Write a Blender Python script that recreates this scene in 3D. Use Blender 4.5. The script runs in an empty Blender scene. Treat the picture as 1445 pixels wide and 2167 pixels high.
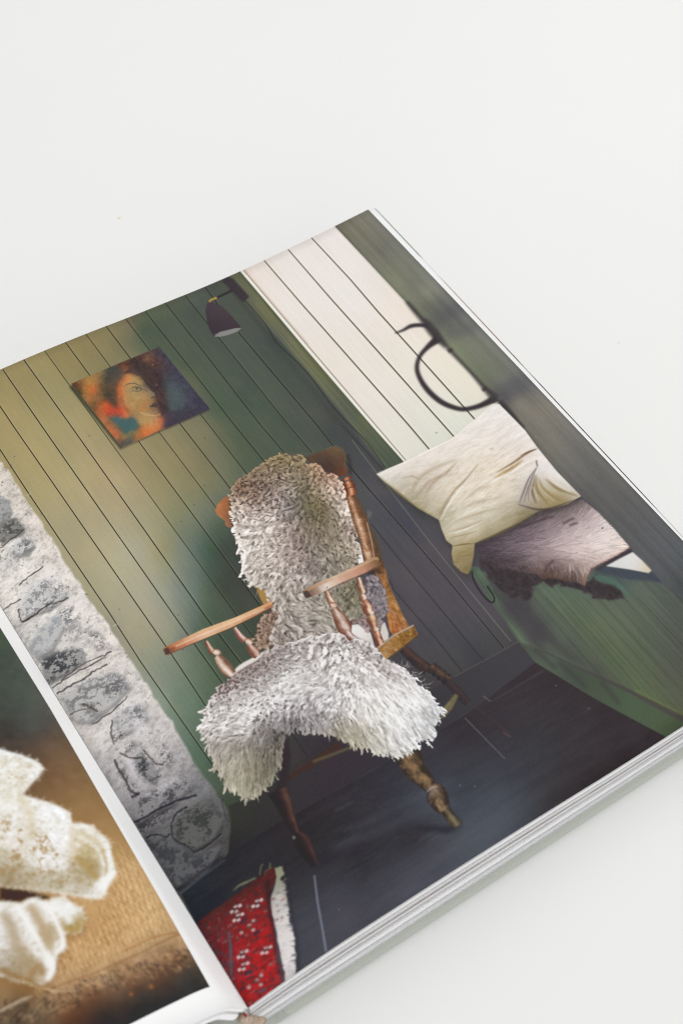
"""An open picture book on a white table, photographed from above with a 50 mm lens."""
import bpy, math, random
import numpy as np
from mathutils import Matrix, Vector

random.seed(7)
RNG = np.random.default_rng(7)
scene = bpy.context.scene
MM = 0.001                      # the book is measured in millimetres; Blender units are metres
PAGE_W, PAGE_H = 210.0, 249.0   # trimmed page
TOP = 24.0                      # height of the opened page above the table

# ------------------------------------------------------------------ camera
CAM_RIGHT = np.array([0.83266372, -0.55296392, 0.03003391])
CAM_DOWN = np.array([-0.43475124, -0.6863249, -0.58305187])
CAM_FWD = np.array([0.34301967, 0.47242886, -0.8118796])
CAM_POS = np.array([-54.57198017, -107.57233685, 404.10722921])   # mm from the lower gutter corner of the open page
FOCAL = 3010.0                                                    # 50 mm on a 36 mm tall frame, in photo pixels
cam_data = bpy.data.cameras.new("camera")
cam = bpy.data.objects.new("camera", cam_data)
scene.collection.objects.link(cam)
scene.camera = cam
cam_data.sensor_fit = 'VERTICAL'
cam_data.sensor_height = 36.0
cam_data.sensor_width = 24.0
cam_data.lens = 50.0
cam_data.clip_start = 0.01
cam_data.clip_end = 50.0
_m = np.eye(4)
_m[:3, 0], _m[:3, 1], _m[:3, 2] = CAM_RIGHT, -CAM_DOWN, -CAM_FWD
_m[:3, 3] = (CAM_POS + np.array([0, 0, TOP])) * MM
cam.matrix_world = Matrix(_m.tolist())
cam_data.dof.use_dof = True
cam_data.dof.focus_distance = 0.500
cam_data.dof.aperture_fstop = 15.0
cam_data.dof.aperture_blades = 9

# ------------------------------------------------------------------ light and exposure
world = bpy.data.worlds.new("World")
scene.world = world
world.use_nodes = True
bg = world.node_tree.nodes["Background"]
bg.inputs[0].default_value = (1.0, 1.0, 1.0, 1)
bg.inputs[1].default_value = 0.845


def area(name, loc, target, size, power, col):
    d = bpy.data.lights.new(name, 'AREA')
    d.shape = 'RECTANGLE'
    d.size, d.size_y = size
    d.energy = power
    d.color = col
    o = bpy.data.objects.new(name, d)
    scene.collection.objects.link(o)
    o.location = loc
    o.rotation_euler = (Vector(target) - Vector(loc)).to_track_quat('-Z', 'Y').to_euler()
    return o


area("window_light", (1.5, 0.75, 1.5), (0.1, 0.15, 0.0), (1.7, 1.3), 11.0, (1.0, 0.985, 0.965))
area("front_fill_light", (-0.5, -1.9, 0.75), (0.1, 0.05, 0.0), (2.2, 1.2), 6.0, (1.0, 1.0, 1.0))  # soft fill lamp added in front to brighten leaf edges and cover rim
scene.view_settings.view_transform = 'Standard'
scene.view_settings.look = 'None'
scene.view_settings.exposure = 0.0
scene.view_settings.gamma = 1.0
scene.render.engine = 'CYCLES'
scene.cycles.max_bounces = 8
scene.cycles.use_denoising = True
scene.cycles.filter_width = 1.0
GAIN_R, GAIN_L, LIFT = 0.97, 0.97, 0.0215   # ink density: printed albedo = picture * 1/gain - lift (the sheen of the coated paper)
SPECKS = [(131.8, 323.4), (269.0, 152.0)]
EDGE_L = [-7.4, -6.5, -5.6, -4.8, -5.1, -5.2]   # right edge of the left-hand picture, mm from the gutter


# ------------------------------------------------------------------ shapes of the pages
def hermite(x, y):
    """Monotone-ish smooth curve through points, as a callable."""
    x = np.array(x, float); y = np.array(y, float)
    m = np.gradient(y, x)

    def f(t):
        t = np.clip(np.asarray(t, float), x[0], x[-1])
        i = np.clip(np.searchsorted(x, t) - 1, 0, len(x) - 2)
        h = x[i + 1] - x[i]
        s = (t - x[i]) / h
        return ((2 * s**3 - 3 * s**2 + 1) * y[i] + (s**3 - 2 * s**2 + s) * h * m[i]
                + (-2 * s**3 + 3 * s**2) * y[i + 1] + (s**3 - s**2) * h * m[i + 1])
    return f


prof_front = hermite([0, 5, 12, 26, 52, 80, 108, 135, 155, 180, 210], [-2.2, -0.9, 0.3, 1.8, 2.1, 1.6, 0.2, -1.5, -1.9, -1.6, -0.8])
prof_back = hermite([0, 6, 20, 44, 62, 80, 97, 114, 132, 147, 160, 182, 210], [-2.2, -0.6, 0.9, 1.5, 1.3, .6, -.5, -1.3, -2.0, -2.1, -1.8, -.8, 1.1])
prof_left = hermite([-210, -160, -110, -60, -31, -25, -16.6, -11.3, -7.5, -5.3, -2.5, -0.6, 0],
                    [14, 25, 30, 27.0, 20.7, 18.7, 15.5, 13.2, 10.6, 8.0, 2.2, -1.6, -2.6])


def z_right(u, v):
    w = np.clip(np.asarray(v, float) / PAGE_H, 0, 1)
    w = w * w * (3 - 2 * w)
    return prof_front(u) * (1 - w) + prof_back(u) * w


def z_left(u, v):
    return prof_left(u)


def to_photo(u, v, z):
    """Where a point of the book (mm) was seen in the photograph (1445 x 2167)."""
    x, y, d = [(u - CAM_POS[0]) * a[0] + (v - CAM_POS[1]) * a[1] + (z - CAM_POS[2]) * a[2] for a in (CAM_RIGHT, CAM_DOWN, CAM_FWD)]
    return x / d * FOCAL + 722.5, y / d * FOCAL + 1083.5


# ------------------------------------------------------------------ a small painter for the printed pictures
# The two pictures printed in the book are painted here, stroke by stroke, into an array that lies flat on the page.
# Points were traced on the photograph and are carried to the page through the page's own surface.
def blur(a, s):
    """Gaussian blur of a 2-D array (or h,w,c)."""
    if s < 0.3:
        return a
    r = int(3 * s + 1)
    k = np.exp(-0.5 * (np.arange(-r, r + 1) / s) ** 2)
    k /= k.sum()
    for ax in (0, 1):
        pad = [(0, 0)] * a.ndim
        pad[ax] = (r, r)
        b = np.pad(a, pad, mode='edge')
        out = np.zeros_like(a)
        n = a.shape[ax]
        for i, w in enumerate(k):
            out += w * (b[i:i + n] if ax == 0 else b[:, i:i + n])
        a = out
    return a


def stretch(g, n, axis):
    """Smoothly resample lattice g to n samples along one axis."""
    t = np.linspace(0, g.shape[axis] - 1.001, n)
    i = t.astype(int)
    s = (t - i).astype(np.float32)
    s = s * s * (3 - 2 * s)
    s = s.reshape([-1 if a == axis else 1 for a in range(g.ndim)])
    a = np.take(g, i, axis)
    return a + (np.take(g, i + 1, axis) - a) * s


def noise(h, w, sx, sy, seed):
    """Value noise in 0..1 with cells of sx by sy texels."""
    r = np.random.default_rng(seed)
    gy, gx = max(2, int(h / sy) + 2), max(2, int(w / sx) + 2)
    return stretch(stretch(r.random((gy, gx), np.float32), h, 0), w, 1)


def fbm(h, w, sx, sy, seed, octv=4, gain=0.55):
    a, t, amp = np.zeros((h, w), np.float32), 0.0, 1.0
    for k in range(octv):
        a += amp * (noise(h, w, sx, sy, seed + 31 * k) - 0.5)
        t += amp
        amp *= gain
        sx, sy = max(sx / 2, 1.0), max(sy / 2, 1.0)
    return a / t * 2


class Print:
    """A picture on a page: u0..u1 by 0..PAGE_H mm, `res` texels per mm; row 0 is the foot of the page."""

    def __init__(self, u0, u1, surf, res, sc=1.4):
        self.u0, self.u1, self.surf, self.res, self.sc = u0, u1, surf, res, sc
        self.w, self.h = int((u1 - u0) * res), int(PAGE_H * res)
        self.img = np.zeros((self.h, self.w, 3), np.float32)
        self.n = 0

    def uv_of(self, pts):
        """Photo points -> page mm, by walking the sight line down to the curved page."""
        p = np.atleast_2d(np.array(pts, float))
        d = (((p[:, :1] - 722.5) / FOCAL) * CAM_RIGHT + ((p[:, 1:2] - 1083.5) / FOCAL) * CAM_DOWN + CAM_FWD)
        if self.u0 < 0:                                   # steep page: march
            s = np.linspace(330, 640, 3200)
            best = np.zeros((len(p), 2))
            for i in range(len(p)):
                q = CAM_POS + s[:, None] * d[i]
                k = np.argmax(q[:, 2] < self.surf(np.clip(q[:, 0], self.u0, 0), q[:, 1]))
                best[i] = q[k, :2]
            return best
        z = np.zeros(len(p))
        for _ in range(6):
            t = (z - CAM_POS[2]) / d[:, 2]
            q = CAM_POS + t[:, None] * d
            z = self.surf(q[:, 0], q[:, 1])
        return q[:, :2]

    def tex(self, pts):
        q = self.uv_of(pts)
        return np.stack([(q[:, 0] - self.u0) * self.res, q[:, 1] * self.res], 1)

    def scale(self, x, y):
        a = self.tex([(x, y), (x + 4, y), (x, y + 4)])
        return float(np.sqrt(abs(np.cross(a[1] - a[0], a[2] - a[0])))) / 4

    def photo_grid(self, step=1):
        u = self.u0 + (np.arange(0, self.w, step) + .5) / self.res
        v = (np.arange(0, self.h, step) + .5) / self.res
        U, V = np.meshgrid(u, v)
        return to_photo(U, V, self.surf(U, V))

    # ---- fills
    def field(self, samples, step=14):
        """Smooth colour field through (x, y, value...) samples; returns h,w,c."""
        s = np.array([(x, y) + tuple(c) for x, y, *c in samples], float)
        P, C = s[:, :2] / 300, s[:, 2:]
        n = len(P)
        D = np.linalg.norm(P[:, None] - P[None], axis=2)
        A = np.zeros((n + 3, n + 3))
        A[:n, :n] = D + np.eye(n) * -0.003
        A[:n, n] = 1; A[:n, n + 1:] = P
        A[n, :n] = 1; A[n + 1:, :n] = P.T
        A[n + 1:, n + 1:] += np.eye(2) * 30.0           # keep the slope tame away from samples
        W = np.linalg.solve(A, np.concatenate([C, np.zeros((3, C.shape[1]))]))
        X, Y = self.photo_grid(step)
        X, Y = X / 300, Y / 300
        out = np.zeros(X.shape + (C.shape[1],))
        for i in range(n):
            out += np.hypot(X - P[i, 0], Y - P[i, 1])[..., None] * W[i]
        out += W[n] + X[..., None] * W[n + 1] + Y[..., None] * W[n + 2]
        out = np.clip(out, C.min(0) - 6, C.max(0) + 6).astype(np.float32)
        return stretch(stretch(out, self.h, 0), self.w, 1)

    def mask(self, pts, soft=0.7):
        """Antialiased polygon; returns (slices, alpha)."""
        t = self.tex(pts)
        sc = self.sc
        m = int(4 * soft * sc + 3)
        x0, y0 = np.floor(t.min(0)).astype(int) - m
        x1, y1 = np.ceil(t.max(0)).astype(int) + m
        x0, y0, x1, y1 = max(x0, 0), max(y0, 0), min(x1, self.w), min(y1, self.h)
        if x1 <= x0 or y1 <= y0:
            return None
        a = np.zeros((y1 - y0, x1 - x0 + 1), np.float32)
        SUB = 3
        A, B = t, np.roll(t, -1, 0)
        for r in range(y1 - y0):
            for k in range(SUB):
                y = y0 + r + (k + .5) / SUB
                c = (A[:, 1] > y) != (B[:, 1] > y)
                if not c.any():
                    continue
                xs = np.sort(A[c, 0] + (y - A[c, 1]) / (B[c, 1] - A[c, 1]) * (B[c, 0] - A[c, 0])) - x0
                for j in range(0, len(xs) - 1, 2):
                    l, h = max(xs[j], 0), min(xs[j + 1], x1 - x0)
                    if h <= l:
                        continue
                    il, ih = int(l), int(h)
                    if il == ih:
                        a[r, il] += (h - l) / SUB
                    else:
                        a[r, il] += (il + 1 - l) / SUB
                        a[r, il + 1:ih] += 1 / SUB
                        a[r, ih] += (h - ih) / SUB
        a = blur(np.clip(a[:, :-1], 0, 1), soft * sc)
        return (slice(y0, y1), slice(x0, x1)), a

    def put(self, m, col, k=1.0):
        if m is None:
            return
        sl, a = m
        c = np.asarray(col, np.float32)
        if c.ndim == 3 and c.shape[:2] == (self.h, self.w):
            c = c[sl]
        a = (a * k)[..., None]
        self.img[sl] = self.img[sl] * (1 - a) + c * a

    def poly(self, pts, col, soft=0.7, k=1.0):
        self.put(self.mask(pts, soft), col, k)

    def curve(self, pts, n=10):
        """Catmull-Rom through photo points (x, y[, r])."""
        p = np.array(pts, float)
        p = np.concatenate([[2 * p[0] - p[1]], p, [2 * p[-1] - p[-2]]])
        out = []
        for i in range(1, len(p) - 2):
            for s in np.linspace(0, 1, n, endpoint=False):
                a, b, c, d = p[i - 1:i + 3]
                out.append(.5 * (2 * b + (c - a) * s + (2 * a - 5 * b + 4 * c - d) * s**2 + (3 * b - a - 3 * c + d) * s**3))
        out.append(p[-2])
        return np.array(out)

    def line(self, pts, width, col, soft=0.6, k=1.0, smooth=False):
        """Polyline with photo-pixel width (a number or one per point)."""
        p = np.array(pts, float)
        w = np.full(len(p), width, float) if np.isscalar(width) else np.array(width, float)
        p = np.concatenate([p, w[:, None]], 1)
        if smooth:
            p = self.curve(p)
        d = np.gradient(p[:, :2], axis=0)
        d /= np.linalg.norm(d, axis=1)[:, None] + 1e-9
        nrm = np.stack([-d[:, 1], d[:, 0]], 1) * p[:, 2:3] / 2
        self.poly(np.concatenate([p[:, :2] + nrm, (p[:, :2] - nrm)[::-1]]), col, soft, k)

    def lathe(self, pts, dark, mid, light, hi=-0.3, soft=0.6, rough=0.25, fade=0.0):
        """A turned piece: (x, y, radius) along its axis, shaded across."""
        p = self.curve(pts, 6)
        d = np.gradient(p[:, :2], axis=0)
        d /= np.linalg.norm(d, axis=1)[:, None] + 1e-9
        nrm = np.stack([-d[:, 1], d[:, 0]], 1)
        ring = np.concatenate([p[:, :2] + nrm * p[:, 2:3], (p[:, :2] - nrm * p[:, 2:3])[::-1]])
        m = self.mask(ring, soft)
        if m is None:
            return
        sl, a = m
        t = self.tex(p[:, :2]) - np.array([sl[1].start, sl[0].start])
        e = self.tex(p[:, :2] + nrm * p[:, 2:3]) - np.array([sl[1].start, sl[0].start])
        yy, xx = np.mgrid[0:a.shape[0], 0:a.shape[1]]
        best = np.full(a.shape, 1e9)
        nn = np.zeros(a.shape)
        for i in range(len(t)):
            r = np.linalg.norm(e[i] - t[i]) + 1e-6
            q = np.hypot(xx - t[i, 0], yy - t[i, 1])
            s = ((xx - t[i, 0]) * (e[i, 0] - t[i, 0]) + (yy - t[i, 1]) * (e[i, 1] - t[i, 1])) / r / r
            b = q < best
            best[b] = q[b]
            nn[b] = s[b]
        self.n += 1
        nz = fbm(a.shape[0], a.shape[1], 12, 16, 900 + self.n, 4)
        x = np.clip(nn, -1.1, 1.1)
        lum = np.exp(-((x - hi) / 0.55) ** 2) * 0.85 + rough * nz
        lum = np.clip(lum - 0.35 * np.clip(np.abs(x) - .7, 0, 1), 0, 1)[..., None]
        dk, md, lt = [np.mean(c) + (np.array(c, float) - np.mean(c)) * .74 for c in (dark, mid, light)]
        c = np.where(lum < .5, dk + (md - dk) * lum * 2, md + (lt - md) * (lum * 2 - 1))
        self.put(m, c, 1.0 - fade)

    def strokes(self, P, ang, ln, wd, col, bend, shade, taper=0.55):
        """Many small soft locks; arrays in photo pixels, radians (0 right, pi/2 down)."""
        e = np.stack([np.cos(ang), np.sin(ang)], 1)
        nrm = np.stack([-e[:, 1], e[:, 0]], 1)
        c1 = P + e * (ln * .5)[:, None] + nrm * (bend * ln * .5)[:, None]
        c2 = P + e * ln[:, None]
        t0, t1, t2 = self.tex(P), self.tex(c1), self.tex(c2)
        sc = np.linalg.norm(t2 - t0, axis=1) / np.maximum(ln, 1e-6)
        S = np.linspace(0, 1, 7)
        for i in range(len(P)):
            q = (1 - S)[:, None]**2 * t0[i] + (2 * S * (1 - S))[:, None] * t1[i] + (S**2)[:, None] * t2[i]
            w = wd[i] * .5 * sc[i]
            lo = np.floor(q.min(0) - w - 3).astype(int)
            hi = np.ceil(q.max(0) + w + 3).astype(int)
            if lo[0] < 0 or lo[1] < 0 or hi[0] >= self.w or hi[1] >= self.h:
                continue
            yy, xx = np.mgrid[lo[1]:hi[1], lo[0]:hi[0]].astype(np.float32)
            A, D = q[:-1], q[1:] - q[:-1]
            L2 = (D**2).sum(1) + 1e-9
            rx, ry = xx[None] - A[:, 0, None, None], yy[None] - A[:, 1, None, None]
            h = np.clip((rx * D[:, 0, None, None] + ry * D[:, 1, None, None]) / L2[:, None, None], 0, 1)
            ex, ey = rx - h * D[:, 0, None, None], ry - h * D[:, 1, None, None]
            dist = np.hypot(ex, ey)
            j = dist.argmin(0)
            pick = lambda z: np.take_along_axis(z, j[None], 0)[0]
            dm = pick(dist)
            tt = (j + pick(h)) / 6
            side = pick(np.broadcast_to(ey, dist.shape))              # below the centre line is the shaded side
            prof = np.minimum(1, (tt / .3 + .25)) * (1 - (1 - taper) * np.clip((tt - .4) / .6, 0, 1) ** 1.5)
            ww = np.maximum(w * prof, .6)
            x = dm / ww
            al = np.clip((1.25 - x) / .5, 0, 1)
            al = al * al * (3 - 2 * al)
            lum = 1 - shade[i] * (.26 * np.clip(x, 0, 1.2) ** 2 + .34 * np.clip(-side / ww, 0, 1) + .42 * np.clip(1 - tt / .45, 0, 1) ** 1.2)
            c = col[i][None, None] * np.clip(lum, 0.25, 1.1)[..., None]
            sl = (slice(lo[1], hi[1]), slice(lo[0], hi[0]))
            self.img[sl] = self.img[sl] * (1 - al[..., None]) + c * al[..., None]

    def relief(self, P, ang, ln, wd, bend, lift):
        """Height (texels) of many locks of wool, the highest lock winning; returns slices and height."""
        e = np.stack([np.cos(ang), np.sin(ang)], 1)
        nrm = np.stack([-e[:, 1], e[:, 0]], 1)
        t0 = self.tex(P)
        t1 = self.tex(P + e * (ln * .33)[:, None] + nrm * (bend * ln * .5)[:, None])
        t2 = self.tex(P + e * (ln * .7)[:, None] + nrm * (bend * ln * .35)[:, None])
        t3 = self.tex(P + e * ln[:, None] - nrm * (bend * ln * .25)[:, None])
        sc = np.linalg.norm(t3 - t0, axis=1) / np.maximum(ln, 1e-6)
        m = int(wd.max() * 2 + 4)
        lo0 = np.maximum(np.floor(np.minimum(t0, t3).min(0)).astype(int) - m, 0)
        hi0 = np.minimum(np.ceil(np.maximum(t0, t3).max(0)).astype(int) + m, [self.w, self.h])
        B = np.full((hi0[1] - lo0[1], hi0[0] - lo0[0]), -1e3, np.float32)
        S = np.linspace(0, 1, 7)
        for i in range(len(P)):
            q = ((1 - S)**3)[:, None] * t0[i] + (3 * S * (1 - S)**2)[:, None] * t1[i] + (3 * S**2 * (1 - S))[:, None] * t2[i] + (S**3)[:, None] * t3[i] - lo0
            w = wd[i] * .5 * sc[i]
            lo = np.floor(q.min(0) - w - 1).astype(int)
            hi = np.ceil(q.max(0) + w + 1).astype(int)
            if lo[0] < 0 or lo[1] < 0 or hi[0] >= B.shape[1] or hi[1] >= B.shape[0]:
                continue
            yy, xx = np.mgrid[lo[1]:hi[1], lo[0]:hi[0]].astype(np.float32)
            A, D = q[:-1], q[1:] - q[:-1]
            L2 = (D**2).sum(1) + 1e-9
            rx, ry = xx[None] - A[:, 0, None, None], yy[None] - A[:, 1, None, None]
            h = np.clip((rx * D[:, 0, None, None] + ry * D[:, 1, None, None]) / L2[:, None, None], 0, 1)
            dist = np.hypot(rx - h * D[:, 0, None, None], ry - h * D[:, 1, None, None])
            j = dist.argmin(0)
            dm = np.take_along_axis(dist, j[None], 0)[0]
            tt = (j + np.take_along_axis(h, j[None], 0)[0]) / 6
            ww = np.maximum(w * np.minimum(1, .45 + tt * 2) * (1 - .6 * np.clip((tt - .45) / .55, 0, 1) ** 1.6), .5)
            x2 = (dm / ww) ** 2
            z = np.where(x2 < 1, w * (.95 * np.sqrt(np.maximum(1 - x2, 0)) + lift[i] + .55 * np.sin(np.clip(tt, 0, 1) * 2.6)), -1e3)
            v = B[lo[1]:hi[1], lo[0]:hi[0]]
            np.maximum(v, z, out=v)
        return (slice(lo0[1], hi0[1]), slice(lo0[0], hi0[0])), B


def scatter(poly, cell, seed):
    """Jittered points inside a photo-space polygon."""
    r = np.random.default_rng(seed)
    q = np.array(poly, float)
    lo, hi = q.min(0), q.max(0)
    gx, gy = np.meshgrid(np.arange(lo[0], hi[0], cell), np.arange(lo[1], hi[1], cell))
    p = np.stack([gx.ravel(), gy.ravel()], 1) + r.uniform(-.6, .6, (gx.size, 2)) * cell
    return p[inside(poly, p)]


def inside(poly, p):
    A = np.array(poly, float)
    B = np.roll(A, -1, 0)
    ins = np.zeros(len(p), bool)
    for a, b in zip(A, B):
        c = (a[1] > p[:, 1]) != (b[1] > p[:, 1])
        with np.errstate(divide='ignore', invalid='ignore'):
            xx = a[0] + (p[:, 1] - a[1]) / (b[1] - a[1]) * (b[0] - a[0])
        ins ^= c & (p[:, 0] < xx)
    return ins


def pull(samples, P, k=4):
    """Inverse-distance values of (x, y, value...) samples at points P."""
    s = np.array(samples, float)
    d = np.hypot(P[:, None, 0] - s[None, :, 0], P[:, None, 1] - s[None, :, 1]) + 6
    w = 1 / d ** 3
    w /= w.sum(1)[:, None]
    return w @ s[:, 2:]


# ------------------------------------------------------------------ the right-hand picture: an armchair in a panelled room
def paint_room():
    p = Print(0.0, PAGE_W, z_right, 7.0)
    H, W = p.h, p.w
    rng = np.random.default_rng(3)
    grain = fbm(H, W, 5, 160, 11, 4)
    mott = fbm(H, W, 90, 140, 12, 5)
    fine = rng.normal(0, 1, (H, W)).astype(np.float32)

    # --- green panelled wall
    wall = p.field([
        (0, 790, 168, 152, 104), (0, 826, 168, 153, 108), (60, 770, 167, 152, 106), (60, 826, 170, 155, 110), (120, 826, 167, 156, 112), (140, 740, 160, 146, 102), (200, 712, 154, 140, 98), (232, 706, 150, 138, 98), (262, 700, 134, 124, 92), (280, 697, 122, 117, 90),
        (292, 697, 101, 103, 90), (302, 700, 92, 98, 88), (330, 690, 89, 96, 87), (355, 680, 91, 93, 88), (400, 650, 92, 92, 90), (440, 640, 88, 88, 86), (490, 610, 86, 86, 82), (270, 730, 118, 116, 90), (300, 748, 108, 110, 90), (330, 745, 92, 98, 88), (420, 740, 90, 92, 88),
        (150, 780, 164, 150, 106), (40, 900, 176, 162, 116), (110, 900, 176, 164, 120), (190, 880, 172, 158, 116), (500, 726, 90, 90, 88), (545, 726, 86, 86, 88), (575, 728, 83, 83, 84), (640, 800, 88, 88, 87),
        (25, 1000, 184, 168, 122), (100, 1016, 183, 170, 126), (170, 1016, 184, 172, 132), (220, 1016, 187, 169, 131), (245, 1016, 190, 172, 134), (290, 1016, 170, 158, 122), (360, 1016, 158, 148, 112), (430, 1016, 140, 134, 102), (470, 1016, 121, 121, 98), (495, 1000, 104, 108, 90),
        (260, 960, 174, 160, 120), (300, 955, 166, 154, 116), (360, 930, 150, 141, 106), (400, 925, 140, 133, 102), (435, 915, 126, 122, 96), (455, 905, 110, 112, 92), (462, 868, 91, 101, 88), (500, 866, 92, 97, 88), (560, 866, 89, 96, 87), (590, 866, 94, 91, 88), (616, 866, 86, 86, 84), (480, 930, 102, 106, 90), (520, 940, 90, 97, 87), (590, 940, 87, 92, 86),
        (640, 886, 86, 86, 86), (670, 886, 86, 84, 86), (700, 886, 81, 77, 82), (130, 1110, 182, 172, 136), (80, 1070, 184, 172, 130),
        (135, 1166, 180, 172, 140), (170, 1166, 186, 175, 140), (240, 1166, 190, 182, 150), (290, 1166, 188, 184, 160), (322, 1166, 184, 174, 136), (348, 1166, 160, 153, 119), (375, 1166, 140, 145, 120), (400, 1166, 118, 136, 118), (420, 1166, 96, 116, 103), (445, 1166, 82, 98, 88), (470, 1166, 77, 79, 79), (500, 1166, 78, 78, 80), (400, 1100, 134, 140, 114), (440, 1080, 116, 124, 104), (470, 1085, 98, 110, 96), (480, 1130, 82, 88, 84),
        (190, 1260, 178, 172, 142), (250, 1260, 184, 178, 150), (320, 1260, 179, 176, 155), (360, 1260, 164, 166, 146), (395, 1260, 128, 144, 126), (420, 1260, 104, 122, 106), (440, 1255, 90, 100, 88), (465, 1250, 80, 80, 78), (510, 1260, 80, 78, 80), (560, 1320, 80, 80, 78),
        (230, 1336, 160, 157, 140), (248, 1336, 166, 163, 146), (272, 1336, 180, 172, 146), (302, 1336, 176, 170, 142), (340, 1336, 172, 168, 146), (370, 1336, 158, 161, 136), (386, 1336, 140, 148, 128), (406, 1336, 106, 122, 106), (430, 1310, 92, 106, 92), (470, 1380, 82, 88, 80), (420, 1400, 102, 120, 98), (450, 1400, 90, 104, 86), (510, 1360, 78, 82, 78),
        (300, 1420, 158, 162, 142), (336, 1486, 150, 165, 146), (350, 1486, 148, 163, 146), (372, 1486, 121, 141, 116), (400, 1486, 118, 140, 118), (426, 1486, 96, 119, 98), (440, 1460, 94, 112, 92), (395, 1560, 112, 134, 112), (420, 1606, 91, 116, 93), (436, 1606, 88, 112, 92), (448, 1606, 80, 98, 84), (470, 1660, 78, 94, 78), (485, 1700, 66, 76, 64),
        (790, 1106, 80, 80, 84), (830, 1106, 80, 78, 84), (900, 1106, 79, 77, 83), (740, 960, 80, 78, 82), (780, 1020, 80, 78, 83), (870, 1220, 82, 78, 84), (860, 1306, 82, 78, 84), (960, 1306, 82, 78, 84), (1050, 1306, 82, 78, 84), (940, 1390, 74, 74, 76), (1050, 1370, 72, 72, 74),
        (620, 1600, 64, 60, 62), (680, 1600, 62, 57, 61), (760, 1620, 60, 53, 59), (960, 1480, 64, 60, 64), (1100, 1400, 68, 64, 68)])
    gm_ = wall.mean(2, keepdims=True)
    wall = gm_ + (wall - gm_) * np.where(wall[..., 1:2] > wall[..., :1] + 4, .8, 1)
    wall = wall * (.97 - .06 * np.clip((wall.max(2, keepdims=True) - 90) / 60, 0, 1))
    PX, PY = p.photo_grid()
    dkw = np.clip((112 - wall.max(2)) / 16, 0, 1) * np.clip((790 - PX) / 90, 0, 1) * np.clip((1500 - PY) / 120, 0, 1)
    wall = wall + dkw[..., None] * np.array([-7, -1, -8], np.float32)
    # boards differ slightly from one another
    boards = [[(0, 858), (28, 900), (208, 1160), (363, 1384), (436, 1494), (540, 1640)],
              [(7, 782), (88, 900), (367, 1300), (470, 1444), (520, 1510)],
              [(51, 761), (150, 900), (432, 1300), (500, 1390), (540, 1440)],
              [(95, 742), (208, 899), (500, 1300), (560, 1380)],
              [(139, 724), (294, 934), (500, 1213), (560, 1294)],
              [(182, 706), (337, 914), (457, 1073), (520, 1155)],
              [(225, 690), (384, 900), (491, 1038), (520, 1075)],
              [(266, 674), (317, 741), (443, 900), (500, 974), (560, 1050)],
              [(308, 659), (399, 774), (497, 900), (559, 976), (600, 1026)],
              [(350, 641), (400, 704), (552, 900), (601, 957)],
              [(392, 625), (400, 635), (611, 900), (660, 957)],
              [(434, 607), (509, 708), (671, 900), (739, 987), (900, 1173), (945, 1225), (1066, 1372)]]
    lower = [(0, 950), (60, 1042), (234, 1300), (298, 1400), (481, 1663)]
    img = wall
    tone = np.zeros((H, W), np.float32)
    full = [lower] + boards
    for i, (a, b) in enumerate(zip(full[:-1], full[1:])):
        m = p.mask(list(a) + list(b)[::-1], 0.6)
        if m:
            tone[m[0]] += m[1] * rng.uniform(-4, 4)
    p.img = img + (tone + grain * 3 + mott * 6)[..., None] + (mott * 3)[..., None] * np.array([1, .2, -1.2], np.float32)
    dk = (40, 38, 32)
    for i, b in enumerate([lower] + boards):
        k = [.95, .95, .95, .9, .55, .75, .55, .7, .6, .65, .6, .55, .7][i]
        p.line(b, 1.9, (34, 32, 27), 0.3, min(k + .1, 1))
        q = np.array(b, float) + [2.2, -.6]
        p.line(q, 1.4, (206, 198, 166), 0.6, .3 * k if q[0, 0] < 200 else .08)
    for q in ([(784, 1107), (858, 1200), (1023, 1399)], [(824, 1227), (833, 1249), (920, 1349), (979, 1423)], [(614, 1549), (652, 1602)], [(739, 985), (784, 1040)]):
        p.line(q, 2.0, (46, 43, 46), .6, .7)
    # scuffs and nail heads
    for x, y, w, a, k in ((300, 1165, 14, 55, .35), (320, 1215, 12, 60, .4), (340, 1260, 10, 60, .35), (270, 1280, 10, 40, .3), (390, 1190, 3, 12, .5), (376, 1437, 14, 16, .4), (240, 1120, 14, 40, .25)):
        p.line([(x, y), (x + a * .55, y + a * .8)], [1, w * .35], (190, 196, 172), 4, k * .5)
    for i, b in enumerate(full[:-2]):
        for s in range(3):
            j = rng.integers(0, len(b) - 1)
            t = rng.random()
            q = np.array(b[j]) * (1 - t) + np.array(b[j + 1]) * t + [rng.uniform(10, 28), rng.uniform(-8, 4)]
            if q[0] < 440:
                p.line([q, q + [1.5, 1]], 2.4, (58, 56, 46), .6, .75)
    for x, y in ((57, 1049), (240, 1325)):
        p.line([(x, y), (x + 9, y - 5)], 2, (196, 192, 160), .6, .7)

    # --- corner, green band with a wire, white trim
    p.poly([(486, 583), (506, 574), (858, 976), (905, 1098), (820, 1000), (746, 905), (642, 774), (521, 640)],
           p.field([(498, 585, 98, 102, 78), (530, 650, 96, 97, 82), (560, 645, 112, 112, 76), (592, 726, 93, 95, 85), (612, 726, 108, 109, 84), (626, 726, 114, 114, 84), (680, 800, 106, 108, 80), (725, 886, 85, 89, 84), (748, 886, 90, 97, 79), (768, 890, 100, 104, 78), (820, 970, 82, 90, 76), (880, 1070, 74, 82, 76)])
           + (fbm(H, W, 4, 300, 14, 3) * 12)[..., None], 2.0)
    p.line([(470, 588), (640, 800), (745, 925), (900, 1100)], 10, (66, 68, 64), 3, .5)
    p.line([(540, 640), (720, 862), (815, 985)], 3, (124, 128, 88), 1.4, .4)
    p.line([(560, 640), (640, 740), (760, 880)], 3, (70, 76, 52), 1.4, .4)
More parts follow.
